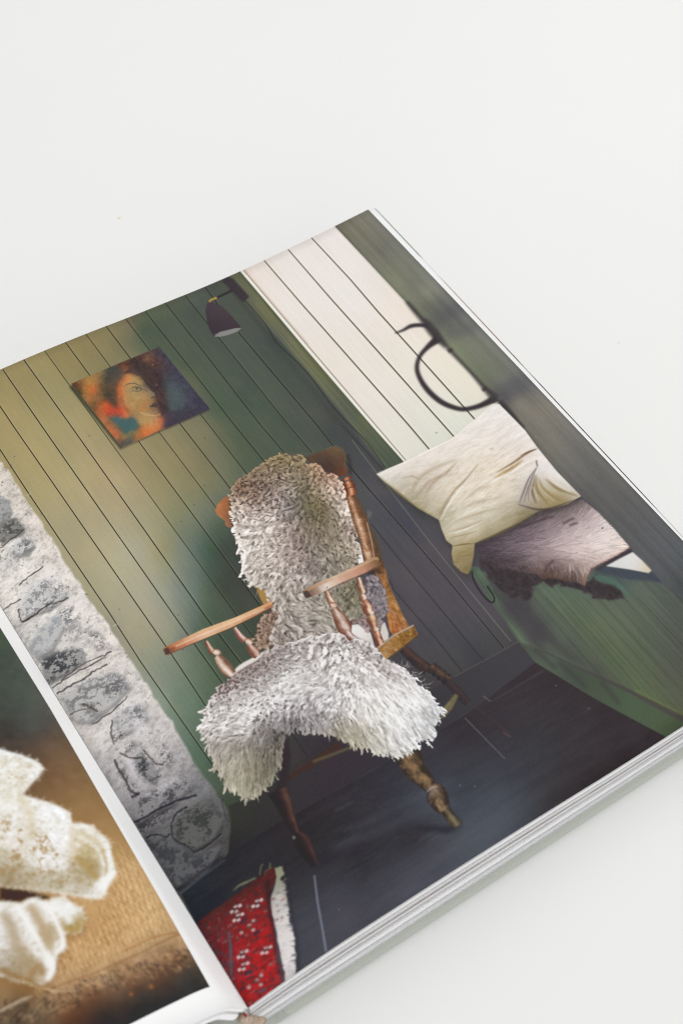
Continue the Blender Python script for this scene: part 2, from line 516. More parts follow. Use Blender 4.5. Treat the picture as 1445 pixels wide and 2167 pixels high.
    p.line([(519, 635), (563, 687), (583, 722), (625, 763), (660, 801), (701, 857), (740, 899), (777, 936), (815, 990)], 2.6, (46, 46, 42), .8, .65, True)
    p.line([(724, 900), (900, 1090)], 2, (48, 46, 48), .8, .6)
    p.line([(744, 930), (791, 993), (900, 1135), (945, 1191), (1080, 1357)], 1.6, (118, 128, 106), .6, .75)

    # --- cream panelled wall
    cream = p.field([(530, 580, 222, 206, 192), (600, 540, 226, 216, 208), (700, 500, 230, 220, 212), (640, 650, 228, 220, 210), (760, 640, 230, 222, 214), (840, 660, 228, 212, 196),
                     (700, 760, 222, 210, 194), (800, 740, 226, 216, 202), (900, 690, 226, 212, 192), (760, 850, 222, 212, 198), (860, 800, 222, 214, 198), (960, 790, 226, 218, 196), (1010, 830, 224, 216, 192),
                     (850, 940, 212, 208, 190), (920, 880, 214, 212, 194), (980, 890, 206, 206, 188), (940, 925, 200, 200, 182), (1040, 850, 206, 202, 182)])
    gm_ = cream.mean(2, keepdims=True)
    cream = gm_ + (cream - gm_) * .72 + np.clip((226 - gm_) * .45, 0, 14) + np.array([2, 2, 3], np.float32) + (grain * 4 + mott * 4)[..., None]
    p.poly([(508, 574), (708, 478), (860, 640), (900, 684), (1035, 832), (1060, 856), (1004, 890), (956, 929), (907, 953), (858, 978)], cream, .8)
    p.line([(511, 572), (642, 729), (790, 901), (858, 977)], [5, 5, 5.5, 6], (232, 229, 222), .7)
    p.line([(506, 575), (638, 731), (784, 903), (851, 980)], 2, (70, 76, 54), .6, .7)
    p.line([(516, 572), (650, 730), (795, 900), (859, 975)], 2, (96, 86, 66), .6, .7)
    p.line([(518, 570), (652, 728)], 3, (190, 168, 146), 1.2, .4)
    for i, q in enumerate(([(559, 551), (640, 645), (865, 900), (909, 952)], [(610, 528), (700, 632), (800, 744), (961, 925)], [(659, 503), (740, 590), (800, 660), (883, 752), (1004, 887)])):
        p.line(q, [2.2, 2.6, 3.0, 3.0, 3.2][:len(q)], (74, 72, 54), .5, .88)
        p.line(np.array(q, float) + [3, -1.5], 1.4, (246, 240, 230), .6, .5)
    p.line([(921, 916), (926, 915)], 3, (160, 156, 140), .8, .8)

    # --- out of focus post in the foreground and the dark wire loop
    beam = p.field([(712, 482, 112, 107, 88), (776, 446, 112, 110, 100), (745, 470, 122, 116, 94), (800, 540, 106, 104, 94), (780, 560, 120, 118, 96), (840, 600, 122, 124, 98), (870, 600, 108, 110, 98), (900, 660, 96, 98, 86), (930, 650, 92, 92, 92), (960, 690, 92, 92, 94),
                    (900, 625, 124, 126, 104), (960, 730, 116, 124, 92), (1000, 740, 112, 116, 100), (1020, 800, 102, 110, 84), (1060, 810, 104, 106, 100), (1060, 845, 78, 78, 82), (1100, 830, 92, 92, 96), (1130, 840, 106, 102, 98),
                    (1090, 860, 122, 112, 100), (1140, 880, 124, 115, 104), (1120, 905, 112, 104, 96), (1180, 930, 110, 106, 100), (1160, 950, 112, 106, 96), (1200, 1000, 100, 96, 96), (1230, 960, 100, 98, 98), (1240, 1050, 84, 82, 88),
                    (1290, 1020, 96, 94, 96), (1300, 1100, 84, 82, 90), (1350, 1080, 86, 86, 94), (1380, 1160, 82, 84, 96), (1430, 1160, 80, 84, 96), (1440, 1230, 70, 74, 84), (1390, 1220, 76, 80, 92), (1440, 1270, 66, 70, 80), (1480, 1220, 70, 74, 84), (1600, 1330, 62, 66, 74)])
    bg_ = beam.mean(2, keepdims=True)
    beam = bg_ + (beam - bg_) * .55 + 4 + np.array([1, 1, -3], np.float32) + (fbm(H, W, 16, 900, 15, 3) * 14 + fbm(H, W, 3, 12, 16, 2) * 3)[..., None]
    post = [(709, 477), (800, 410), (1760, 1400), (1600, 1400), (1402, 1240), (1331, 1158), (1250, 1068), (1226, 1050), (1181, 1001), (1136, 946), (1108, 906), (1056, 849), (1035, 832), (994, 787), (949, 738), (921, 711), (897, 680), (857, 638)]
    blk = (52, 46, 50)
    p.line([(836, 705), (852, 699), (869, 690), (887, 688), (904, 690), (919, 704), (928, 722)], [3, 5, 8, 8, 9, 11, 13], blk, 2.0, .95, True)
    p.line([(927, 716), (904, 735), (887, 756), (882, 780), (890, 804), (907, 828), (931, 849), (956, 861), (980, 866), (1008, 861), (1032, 851), (1056, 838)], [18, 10, 8, 9, 10, 11, 11, 10, 9, 10, 13, 20], blk, 2.0, .97, True)
    p.poly(post, beam, 2.4)
    p.line([(860, 638), (876, 657), (890, 674), (903, 686), (921, 708), (944, 735)], [6, 9, 9, 18, 20, 8], (58, 54, 56), 3, .85, True)
    p.line([(944, 735), (994, 787), (1021, 818), (1050, 845)], [7, 6, 9, 22], (62, 58, 58), 2.6, .8, True)
    p.line([(1056, 849), (1080, 873), (1108, 906)], [14, 9, 5], (56, 52, 54), 2.4, .85, True)
    for x, y in ((952, 742), (1024, 824)):
        p.line([(x - 4, y + 2), (x + 5, y - 3)], 8, (64, 56, 54), 1.6, .8)
    for a, b, w, k in (((912, 690), (985, 640), 26, .45), ((945, 712), (1010, 690), 22, .35), ((1052, 842), (1120, 800), 40, .4)):
        p.line([a, b], w, (84, 82, 90), 8, k)

    # --- wall lamp
    p.line([(474, 590), (488, 598), (521, 634)], [14, 20, 18], (60, 52, 58), 1.6, .95)
    p.line([(459, 630), (492, 614)], 5, (54, 48, 54), .8)
    p.poly([(441, 637), (448, 637), (470, 648), (483, 660), (497, 677), (511, 693), (505, 701), (482, 708), (453, 712), (445, 700), (439, 684), (435, 660), (437, 647)],
           p.field([(440, 650, 70, 62, 68), (470, 660, 74, 64, 68), (490, 690, 66, 56, 62), (450, 690, 62, 54, 60)]), .8)
    p.line([(454, 709), (468, 702), (482, 699), (498, 695), (511, 694), (503, 701), (484, 708), (466, 712), (454, 712)], 1, (140, 140, 136), .5)
    p.poly([(454, 711), (466, 703), (482, 699), (498, 695), (511, 694), (503, 701), (484, 708), (466, 712)], (132, 132, 130), .7)
    p.line([(443, 639), (446, 635), (459, 629.5)], 4.5, (168, 140, 74), .6)

    # --- the small painting on the wall
    C = [(152, 812), (337, 734), (444.5, 865), (258.5, 947)]
    p.poly([(148, 820), (154, 812), (262, 946), (256, 952)], (52, 56, 46), 2.0, .8)
    p.poly([(445, 868), (260, 950), (262, 946), (440, 864)], (70, 66, 52), 1.6, .7)
    A = p.field([
        (160, 812, 104, 62, 44), (172, 808, 140, 96, 58), (185, 806, 178, 132, 66), (200, 800, 168, 128, 72), (212, 792, 150, 116, 74), (232, 790, 70, 76, 66), (228, 808, 72, 70, 58), (246, 784, 70, 72, 72), (252, 795, 86, 88, 80), (262, 776, 120, 70, 48),
        (168, 832, 70, 54, 38), (180, 828, 168, 120, 62), (196, 826, 214, 102, 44), (206, 824, 172, 108, 62), (218, 832, 96, 84, 58), (186, 846, 176, 116, 66), (204, 846, 150, 104, 62), (222, 848, 132, 86, 54), (236, 838, 66, 58, 48), (240, 852, 82, 66, 48),
        (200, 862, 110, 80, 54), (214, 862, 196, 100, 52), (228, 856, 216, 88, 46), (240, 866, 218, 72, 48), (252, 872, 222, 76, 52), (234, 876, 196, 70, 50), (222, 876, 196, 100, 58), (264, 868, 212, 92, 54), (268, 882, 226, 110, 60),
        (222, 890, 186, 112, 66), (236, 886, 112, 100, 76), (250, 888, 78, 104, 98), (266, 892, 62, 98, 100), (280, 892, 64, 104, 104), (276, 906, 66, 102, 98), (246, 900, 120, 96, 68), (264, 912, 74, 100, 88), (236, 908, 200, 112, 66), (248, 918, 206, 106, 62), (262, 928, 158, 118, 72), (274, 918, 120, 118, 82),
        (258, 938, 92, 84, 76), (275, 934, 84, 86, 88), (292, 926, 170, 112, 62), (306, 918, 224, 116, 58), (320, 912, 222, 124, 66), (336, 904, 216, 120, 66), (345, 890, 216, 104, 66), (300, 908, 190, 112, 62),
        (258, 806, 198, 110, 60), (272, 798, 214, 130, 70), (284, 800, 182, 142, 84), (252, 822, 214, 106, 54), (256, 840, 216, 112, 60), (268, 820, 182, 142, 84), (276, 838, 178, 142, 88), (290, 818, 170, 140, 92), (300, 806, 164, 132, 84), (268, 852, 184, 140, 84), (288, 850, 184, 146, 88), (304, 838, 176, 140, 88), (316, 832, 158, 128, 90), (324, 838, 146, 122, 92),
        (296, 868, 178, 134, 82), (282, 868, 176, 138, 84), (306, 858, 180, 122, 70), (322, 852, 158, 118, 74), (324, 866, 150, 116, 82), (312, 876, 172, 136, 88), (298, 884, 182, 138, 82), (286, 884, 150, 124, 86), (300, 896, 184, 146, 90), (318, 890, 188, 148, 92), (330, 876, 176, 136, 92), (330, 892, 192, 136, 84),
        (276, 770, 76, 56, 50), (296, 772, 64, 54, 56), (290, 786, 74, 60, 58), (310, 790, 66, 52, 54), (312, 810, 62, 56, 56), (322, 820, 64, 54, 54), (300, 756, 92, 66, 60), (312, 760, 128, 86, 64), (326, 764, 104, 72, 62), (334, 752, 74, 62, 70), (346, 772, 80, 64, 66), (338, 800, 70, 56, 58), (334, 830, 64, 52, 54), (346, 836, 82, 58, 54), (350, 860, 76, 54, 52), (340, 850, 64, 50, 54), (346, 872, 62, 50, 56),
        (336, 738, 72, 64, 74), (352, 756, 70, 64, 78), (368, 778, 70, 64, 80), (356, 800, 74, 76, 84), (364, 826, 78, 92, 96), (378, 806, 70, 68, 82), (376, 840, 80, 96, 96), (366, 862, 78, 94, 92), (392, 830, 74, 78, 88), (394, 852, 72, 74, 86), (410, 836, 68, 64, 80), (430, 862, 66, 62, 78), (404, 872, 66, 66, 78), (378, 880, 66, 66, 78), (358, 898, 66, 62, 76), (354, 910, 68, 62, 72), (384, 890, 62, 62, 74)], step=4)
    nb = fbm(H, W, 10, 10, 21, 4)
    dx = (fbm(H, W, 14, 14, 22, 3) * 2).astype(int)
    dy = (fbm(H, W, 14, 14, 23, 3) * 2).astype(int)
    yy, xx = np.mgrid[0:H, 0:W]
    A = A[np.clip(yy + dy, 0, H - 1), np.clip(xx + dx, 0, W - 1)]
    A = A.mean(2, keepdims=True) + (A - A.mean(2, keepdims=True)) * .86
    p.poly(C, A * .96 + (nb * 10)[..., None] + (fbm(H, W, 3, 8, 24, 2) * 8)[..., None], .7)
    ink = (62, 56, 54)
    mottle = fbm(H, W, 7, 9, 27, 3)[..., None] * np.array([22, 12, 8], np.float32)
    p.poly([(262, 790), (276, 776), (294, 766), (312, 768), (330, 790), (345, 820), (352, 850), (352, 872), (343, 882), (338, 864), (339, 853), (331, 845), (328, 833), (317, 821), (306, 807), (296, 797), (280, 790)], np.array([72, 57, 55], np.float32) + mottle, 1.6, .8)
    p.poly([(228, 788), (248, 780), (266, 788), (257, 802), (248, 822), (246, 850), (254, 868), (240, 862), (228, 838), (232, 808)], np.array([78, 71, 62], np.float32) + mottle, 3.5, .65)
    p.poly([(346, 878), (354, 870), (444, 866), (352, 908), (346, 900)], np.array([67, 61, 72], np.float32) + mottle * .3, 2.5, .7)
    p.poly([(354, 806), (372, 824), (392, 850), (384, 864), (364, 866), (354, 852), (350, 826)], np.array([78, 86, 88], np.float32) + mottle * .3, 5, .65)
    p.line([(256, 838), (262, 856), (272, 874), (286, 892), (298, 902)], 2.5, (112, 92, 66), 1.4, .6, True)
    p.line([(316, 862), (324, 868), (330, 878), (343, 886)], 2.2, (120, 92, 66), 1.2, .6, True)
    p.line([(263, 818), (270, 813), (281, 811), (290, 813), (300, 818)], [1, 1.6, 2, 1.8, 1.4], (96, 88, 78), .6, .85, True)
    p.line([(265, 828), (274, 829), (284, 827)], 1.6, (130, 118, 92), 1, .7, True)
    p.line([(277, 822), (286, 819), (294, 820), (302, 825)], [1.2, 2, 2.2, 2.2], ink, .9, .7, True)
    p.line([(279, 825), (288, 828), (296, 827), (301, 824)], [1, 1.6, 2, 1.6], (84, 80, 72), .6, .8, True)
    p.line([(287, 822), (292, 823)], 5, (78, 82, 76), .8, .9)
    p.line([(300, 820), (310, 822), (318, 828), (326, 834), (322, 840)], [1.4, 1.8, 2, 2.6, 3], (126, 124, 116), .8, .8, True)
    p.line([(320, 841), (327, 840)], 3, (74, 68, 68), .8, .9)
    p.line([(327, 842), (330, 850), (322, 857)], 2, (110, 84, 64), .8, .8)
    p.poly([(316, 861), (329, 851), (336, 855), (332, 862), (326, 862)], (70, 62, 62), .9, .9)
    p.line([(296, 862), (306, 868), (314, 864)], 3, (206, 122, 66), 1.2, .6)
    p.line([(296, 872), (312, 878), (330, 879), (340, 876)], 1.5, (206, 168, 112), .7, .7, True)
    p.line([(268, 862), (280, 878), (296, 892)], 2, (120, 108, 78), 1.2, .6, True)
    p.poly([(233, 886), (244, 883), (258, 888), (270, 887), (280, 882), (288, 890), (296, 903), (288, 911), (276, 910), (266, 918), (258, 908), (246, 896)], (72, 98, 98), 1.8, .85)
    for i in range(130):
        t = rng.random(2)
        q = np.array(C[0]) * (1 - t[0]) * (1 - t[1]) + np.array(C[1]) * t[0] * (1 - t[1]) + np.array(C[2]) * t[0] * t[1] + np.array(C[3]) * (1 - t[0]) * t[1]
        if 262 < q[0] < 325 and 800 < q[1] < 875:
            continue
        tt = np.clip(p.tex([q])[0].astype(int), 0, [W - 1, H - 1])
        c = p.img[tt[1], tt[0]] * rng.uniform(.8, 1.2)
        a = rng.uniform(0, 3.14)
        p.line([q, q + np.array([np.cos(a), np.sin(a)]) * rng.uniform(3, 8)], rng.uniform(1.2, 3), c, .8, .5)
    for q in ((166, 809), (323, 772), (331, 815), (248, 923)):
        p.line([q, (q[0] + 1.5, q[1])], 2.2, (176, 160, 132), .5, .8)

    # --- stone wall on the left
    S = p.field([(0, 1000, 218, 206, 194), (30, 1040, 216, 204, 196), (60, 1100, 220, 208, 200), (0, 1080, 208, 202, 196), (0, 1180, 226, 221, 217), (60, 1180, 226, 221, 217), (110, 1180, 220, 210, 204), (60, 1250, 224, 219, 215), (140, 1260, 224, 218, 214), (0, 1270, 220, 213, 208),
                 (60, 1330, 218, 214, 212), (150, 1330, 220, 216, 214), (220, 1340, 222, 214, 210), (120, 1400, 208, 204, 202), (200, 1420, 216, 208, 204), (270, 1420, 216, 208, 206), (160, 1480, 210, 205, 204), (250, 1480, 214, 210, 210), (320, 1490, 212, 206, 206),
                 (200, 1560, 204, 199, 201), (280, 1560, 206, 201, 204), (350, 1560, 196, 190, 194), (390, 1600, 164, 160, 168), (240, 1640, 184, 180, 186), (310, 1640, 182, 177, 184), (360, 1660, 164, 160, 168), (430, 1660, 118, 120, 130), (280, 1720, 134, 132, 142), (340, 1720, 118, 117, 127), (420, 1720, 98, 100, 108), (470, 1740, 82, 82, 90),
                 (330, 1780, 92, 93, 103), (400, 1780, 88, 92, 94), (460, 1800, 74, 74, 80), (370, 1850, 82, 86, 98), (440, 1830, 76, 80, 88), (400, 1890, 66, 70, 82)])
    st = [(-40, 950), (0, 974), (24, 1004), (45, 1038), (69, 1076), (90, 1108), (118, 1153), (138, 1194), (170, 1236), (190, 1274), (225, 1315), (249, 1353), (277, 1396), (304, 1438), (332, 1483), (363, 1528), (388, 1570), (415, 1622), (446, 1660), (477, 1708), (487, 1745), (482, 1800), (474, 1816), (430, 1850), (383, 1893), (330, 1850), (-60, 1300)]
    stq = np.array(st, float)
    jag = np.random.default_rng(5)
    dense = []
    for a, b in zip(stq[:-1], stq[1:]):
        for s in np.linspace(0, 1, 4, endpoint=False):
            dense.append(a * (1 - s) + b * s + jag.normal(0, 1.6, 2))
    dense.append(stq[-1])
    rub = fbm(H, W, 46, 40, 31, 6, .62)
    rub2 = fbm(H, W, 12, 9, 32, 4, .7)
    ridg = 1 - np.abs(fbm(H, W, 60, 34, 33, 5, .6)) * 2.6
    gm_ = S.mean(2, keepdims=True)
    S = gm_ + (S - gm_) * .6 + np.array([3, 1, -3], np.float32)
    rock = fbm(H, W, 26, 22, 35, 6, .66)
    ry, rx = np.gradient(blur(rock, .7))
    emb = np.clip((ry * .8 - rx * .7) * 3.0, -1, 1)
    S = S * (1 + emb[..., None] * .17) * (1 + (rub * .13 + np.minimum(rub2, .1) * .26)[..., None]) + (fine * 3)[..., None]
    m = p.mask(dense, 1.3)
    p.put(m, S)
    # faces of the stones: paler or greyer ground, dark speckle gathered in hollows, a shadow painted along the joint below, a pale upper edge
    def stone_face(pts, col, k, seed, soft=5, thr=.5, tint=None, gain=2.6):
        if tint is not None:
            tm = sum(tint) / 3
            tint = tuple(tm + (v - tm) * .35 + o for v, o in zip(tint, (2, 1, -1)))
            q = np.array(pts, float)
            jit = np.random.default_rng(seed).normal(0, 1.5, q.shape)
            q = q + jit
            p.poly(q + [2.5, 5.5], tuple(v * .52 for v in tint), 1.8, .55)
            p.poly(q + [-1.5, -3], tuple(min(v * 1.12 + 12, 236) for v in tint), 1.5, .6)
            p.poly(q, tint, 1.8, .6)
        mm = p.mask(pts, soft)
        if mm:
            h, w = mm[1].shape
            nz = fbm(h, w, 26, 20, seed, 5, .8) * 1.5 + fbm(h, w, 7, 6, seed + 1, 3, .8) * .8
            nz = np.clip((nz - (.55 - thr)) * gain + .35, 0, 1)
            p.put((mm[0], mm[1] * nz), col, k)
    faces = [([(-30, 1046), (0, 1050), (20, 1062), (26, 1085), (14, 1100), (-10, 1114)], (120, 124, 128), .9, (158, 160, 162)), ([(12, 1104), (34, 1096), (52, 1118), (44, 1130), (20, 1140), (4, 1152), (-10, 1130)], (84, 84, 82), .95, (130, 130, 126)),
             ([(-10, 1160), (0, 1152), (12, 1160), (14, 1178), (0, 1190)], (104, 106, 108), .9, None), ([(34, 1146), (60, 1138), (74, 1152), (62, 1172), (36, 1176), (24, 1166)], (102, 104, 108), .9, (196, 195, 196)), ([(20, 1172), (52, 1176), (44, 1196), (20, 1200)], (140, 142, 146), .7, None),
             ([(46, 1292), (50, 1262), (90, 1227), (125, 1222), (145, 1262), (110, 1285), (50, 1312)], (112, 112, 116), .65, (204, 202, 202)), ([(108, 1230), (128, 1236), (146, 1262), (128, 1270), (112, 1254)], (84, 82, 84), .85, None), ([(84, 1290), (112, 1270), (118, 1282), (104, 1292)], (66, 62, 62), .9, None),
             ([(124, 1292), (158, 1284), (164, 1310), (142, 1326), (126, 1316)], (96, 98, 108), .8, None), ([(60, 1370), (96, 1316), (128, 1300), (136, 1326), (110, 1376), (80, 1396)], (150, 152, 160), .8, (186, 188, 194)), ([(136, 1320), (170, 1310), (180, 1350), (150, 1360)], (140, 138, 142), .7, None),
             ([(84, 1396), (120, 1380), (178, 1374), (182, 1400), (140, 1426), (96, 1446)], (66, 68, 74), .95, (150, 150, 154)), ([(190, 1330), (214, 1344), (228, 1364), (208, 1376), (192, 1356)], (90, 90, 94), .8, None), ([(206, 1340), (224, 1360), (226, 1372), (214, 1364)], (84, 84, 88), .7, None),
             ([(130, 1472), (200, 1434), (250, 1420), (275, 1452), (240, 1490), (192, 1526), (160, 1526)], (112, 110, 114), .75, (186, 183, 185)), ([(210, 1446), (250, 1430), (272, 1456), (236, 1476)], (92, 92, 98), .8, None), ([(172, 1488), (190, 1492), (208, 1508), (192, 1508)], (46, 44, 46), .95, None),
             ([(236, 1526), (262, 1500), (300, 1486), (312, 1520), (290, 1540), (250, 1560)], (136, 134, 140), .7, (190, 187, 191)), ([(240, 1544), (262, 1550), (290, 1582), (266, 1594), (240, 1574)], (64, 66, 72), .95, None), ([(270, 1500), (296, 1490), (312, 1520), (296, 1530)], (96, 98, 104), .7, None), ([(296, 1590), (316, 1612), (336, 1630), (330, 1660), (300, 1642), (280, 1612)], (62, 62, 70), .95, (140, 138, 146)), ([(340, 1580), (366, 1600), (362, 1626), (336, 1612)], (74, 76, 84), .9, None),
             ([(244, 1604), (254, 1612), (284, 1660), (293, 1682), (278, 1688), (258, 1644)], (70, 72, 80), .95, None), ([(286, 1694), (340, 1668), (404, 1642), (410, 1668), (360, 1704), (320, 1726), (290, 1742)], (70, 70, 78), .9, (134, 131, 141)), ([(216, 1560), (236, 1590), (244, 1640), (230, 1610)], (140, 136, 142), .6, None),
             ([(282, 1746), (330, 1722), (372, 1700), (378, 1712), (330, 1748), (294, 1768)], (54, 54, 62), .9, None), ([(362, 1744), (388, 1714), (420, 1700), (454, 1716), (470, 1744), (450, 1776), (410, 1802), (372, 1776)], (58, 62, 60), .8, (92, 98, 96)),
             ([(300, 1776), (350, 1762), (380, 1792), (420, 1812), (470, 1792), (440, 1852), (380, 1880), (330, 1824)], (58, 60, 68), .75, (88, 92, 104))]
    for i, (q, cc_, k, tint) in enumerate(faces):
        stone_face(q, tuple(sum(cc_) / 3 + (v - sum(cc_) / 3) * .5 for v in cc_), k, 400 + 3 * i, tint=tint)
    lightp = [([(80, 1212), (118, 1190), (140, 1240), (120, 1250)], (222, 214, 210)), ([(150, 1250), (176, 1262), (206, 1310), (180, 1310)], (216, 208, 206)), ([(272, 1490), (300, 1500), (312, 1556), (290, 1570)], (206, 202, 206)), ([(256, 1590), (284, 1592), (300, 1660), (282, 1650)], (196, 192, 198)),
              ([(304, 1680), (350, 1656), (380, 1640), (376, 1654), (330, 1690)], (184, 180, 186)), ([(162, 1530), (190, 1540), (202, 1580), (190, 1590)], (196, 186, 178))]
    for i, (q, c) in enumerate(lightp):
        stone_face(q, tuple(min(v + 18, 240) for v in c), .7, 460 + 2 * i, 4, .8)
    crk = (62, 56, 54)
    for q, w in (([(0, 1160), (26, 1140), (52, 1122)], 2), ([(40, 1238), (66, 1218), (92, 1198)], 2.4), ([(6, 1292), (24, 1280), (46, 1268)], 2.2), ([(40, 1288), (42, 1300), (48, 1316), (70, 1304), (92, 1288), (110, 1276)], 3), ([(48, 1316), (66, 1306), (80, 1296)], 2.6), ([(116, 1276), (136, 1270), (146, 1264)], 2.2),
                 ([(112, 1456), (140, 1436), (170, 1418), (200, 1404), (236, 1378)], 2.6), ([(120, 1470), (150, 1452), (184, 1432), (204, 1418), (226, 1406)], 3.2), ([(130, 1442), (176, 1406), (222, 1386)], 1.8), ([(194, 1534), (222, 1516), (250, 1494), (270, 1474)], 2.6), ([(176, 1490), (192, 1498), (206, 1506)], 6), ([(150, 1512), (164, 1504), (182, 1500)], 2),
                 ([(238, 1524), (236, 1550), (242, 1576)], 3), ([(254, 1592), (268, 1600), (284, 1606), (300, 1602)], 3.4), ([(304, 1586), (318, 1604), (330, 1616), (346, 1618)], 4), ([(243, 1606), (252, 1628), (266, 1650), (276, 1672), (290, 1682)], 5), ([(278, 1686), (288, 1684), (295, 1676)], 5), ([(316, 1652), (332, 1646), (342, 1640)], 2),
                 ([(284, 1742), (320, 1722), (350, 1706), (390, 1690), (416, 1682)], 5), ([(362, 1744), (376, 1720), (396, 1708)], 3.4), ([(362, 1746), (370, 1778), (396, 1790), (412, 1806)], 4.5), ([(412, 1804), (440, 1788), (468, 1764)], 3), ([(310, 1774), (330, 1766), (350, 1772)], 4), ([(350, 1772), (364, 1764)], 3), ([(470, 1690), (478, 1730), (486, 1740)], 2)):
        q = p.curve(np.array(q, float), 5)
        q = q + jag.normal(0, .9, q.shape)
        p.line(q, w * (.7 + .6 * jag.random(len(q))), crk if q[:, 1].mean() < 1680 else (40, 38, 44), .6, .85)
        p.line(q + [1.5, 3], w, (222, 216, 212) if q[:, 1].mean() < 1640 else (128, 126, 134), 1, .3)
    for i in range(420):
        q = stq[jag.integers(1, 18)] + [-jag.uniform(2, 120) ** 1.0, jag.uniform(-20, 60)]
        p.line([q, q + jag.normal(0, 2.4, 2)], jag.uniform(1, 2.6), (84, 76, 72) if jag.random() < .75 else (232, 226, 222), .5, jag.uniform(.3, .8)) if q[0] > 0.6 * (q[1] - 1290) else None
    # --- skirting, floor and green bench
    p.poly([(484, 1706), (600, 1648), (961, 1432), (1099, 1357), (1132, 1402), (983, 1517), (600, 1740), (474, 1824), (484, 1802), (489, 1748)], p.field([(480, 1740, 58, 60, 54), (560, 1690, 58, 56, 56), (700, 1620, 60, 54, 60), (850, 1540, 58, 54, 60), (1000, 1470, 62, 60, 64), (1100, 1390, 66, 64, 68), (480, 1790, 50, 48, 52)]), .8)
    floor = p.field([(380, 1900, 52, 56, 64), (420, 1930, 46, 50, 60), (480, 1850, 52, 52, 58), (560, 1800, 58, 54, 60), (620, 1860, 60, 58, 62), (560, 1760, 56, 52, 58), (700, 1700, 58, 53, 59), (640, 1770, 56, 52, 56), (700, 1775, 57, 55, 59), (800, 1770, 60, 58, 64), (870, 1770, 58, 55, 60), (960, 1775, 82, 84, 96), (760, 1840, 57, 55, 61), (840, 1700, 62, 62, 72), (900, 1700, 72, 76, 88), (960, 1700, 70, 74, 86), (1000, 1720, 76, 82, 94), (1060, 1640, 66, 68, 78),
                     (980, 1780, 84, 90, 100), (940, 1840, 86, 88, 100), (860, 1880, 86, 88, 100), (760, 1940, 80, 79, 90), (700, 1900, 76, 75, 86), (660, 2000, 78, 78, 90), (640, 1960, 74, 75, 86), (620, 2080, 78, 79, 90), (740, 1860, 64, 64, 72), (850, 1800, 62, 62, 70), (880, 1580, 60, 56, 64), (1000, 1560, 60, 54, 60), (1100, 1480, 62, 54, 60), (1200, 1520, 62, 56, 60), (1280, 1560, 62, 54, 60), (1150, 1600, 64, 64, 70), (1200, 1640, 62, 56, 60), (1100, 1700, 74, 78, 88), (1160, 1690, 66, 62, 66), (1040, 1760, 86, 92, 104), (1400, 1560, 62, 54, 58), (1300, 1620, 60, 52, 56)])
    gm_ = floor.mean(2, keepdims=True)
    floor = (gm_ + (floor - gm_) * .8) * .93 + (mott * 3.5 + fbm(H, W, 60, 10, 18, 4) * 4)[..., None]
    p.poly([(383, 1892), (474, 1816), (600, 1735), (983, 1512), (1132, 1400), (1260, 1480), (1420, 1566), (1600, 1700), (640, 2160), (520, 2160)], floor, 1.0)
    p.line([(961, 1432), (1099, 1357)], 1.4, (96, 98, 96), .6, .7)
    p.line([(600, 1735), (800, 1622), (983, 1512), (1132, 1401)], 1.2, (80, 74, 80), .7, .6)
    p.line([(383, 1891), (476, 1820)], 2.4, (92, 98, 114), 1, .7)
    p.line([(372, 1886), (474, 1812)], 6, (40, 38, 44), 2, .8)
    p.line([(983, 1519), (1068, 1606)], 2, (112, 112, 112), .7, .7)
    p.line([(1022, 1473), (1038, 1485)], 2, (120, 118, 122), .7, .6)
    p.line([(1040, 1484), (1150, 1418)], 1.3, (90, 86, 88), .7, .6)
    p.line([(1190, 1532), (1250, 1500)], 1.2, (84, 80, 82), .8, .4)
    p.line([(665, 1852), (672, 1910), (683, 1970), (690, 2014)], [3, 4, 4, 4.5], (126, 132, 146), .8, .85)
    for q in ((972, 1662), (1003, 1664), (1175, 1451), (1244, 1499), (716, 1925)):
        p.line([q, (q[0] + 2, q[1])], 2.6, (150, 150, 156), .7, .8)
    for i in range(90):
        q = np.array([rng.uniform(700, 1010), rng.uniform(1640, 1860)])
        p.line([q, q + np.array([.88, -.5]) * rng.uniform(8, 46)], rng.uniform(1, 3), (112, 120, 132), 1.6, rng.uniform(.05, .22))
    for a, b, w, k in (((700, 1800), (960, 1690), 14, .25), ((740, 1760), (960, 1650), 10, .25)):
        p.line([a, b], w, (104, 112, 126), 6, k)
    # bench
    bench = p.field([(1010, 1215, 78, 100, 80), (1050, 1267, 84, 108, 80), (1110, 1330, 92, 118, 86), (1165, 1380, 94, 118, 84), (1180, 1400, 86, 108, 80), (1040, 1240, 66, 70, 68), (1080, 1290, 66, 66, 68), (1130, 1330, 66, 66, 68), (1200, 1370, 72, 78, 70), (1260, 1420, 72, 78, 68), (1140, 1255, 86, 102, 82), (1180, 1290, 86, 104, 78), (1240, 1340, 88, 104, 74), (1280, 1400, 84, 102, 70), (1330, 1450, 86, 104, 70), (1380, 1480, 84, 98, 66),
                     (1240, 1290, 84, 100, 76), (1300, 1320, 86, 98, 76), (1340, 1250, 84, 96, 80), (1360, 1360, 78, 88, 70), (1420, 1330, 76, 82, 72), (1400, 1430, 78, 82, 66), (1445, 1400, 74, 78, 68), (1445, 1480, 76, 80, 62), (1320, 1230, 72, 88, 84), (1280, 1210, 64, 74, 76), (1560, 1440, 68, 72, 64)])
    gm_ = bench.mean(2, keepdims=True)
    bench = gm_ + (bench - gm_) * .72 + 6 + (fbm(H, W, 5, 240, 19, 3) * 9 + mott * 4)[..., None]
    p.poly([(985, 1195), (1110, 1220), (1300, 1190), (1402, 1236), (1640, 1440), (1640, 1560), (1445, 1530), (1200, 1425), (1099, 1360)], bench, 1.0)
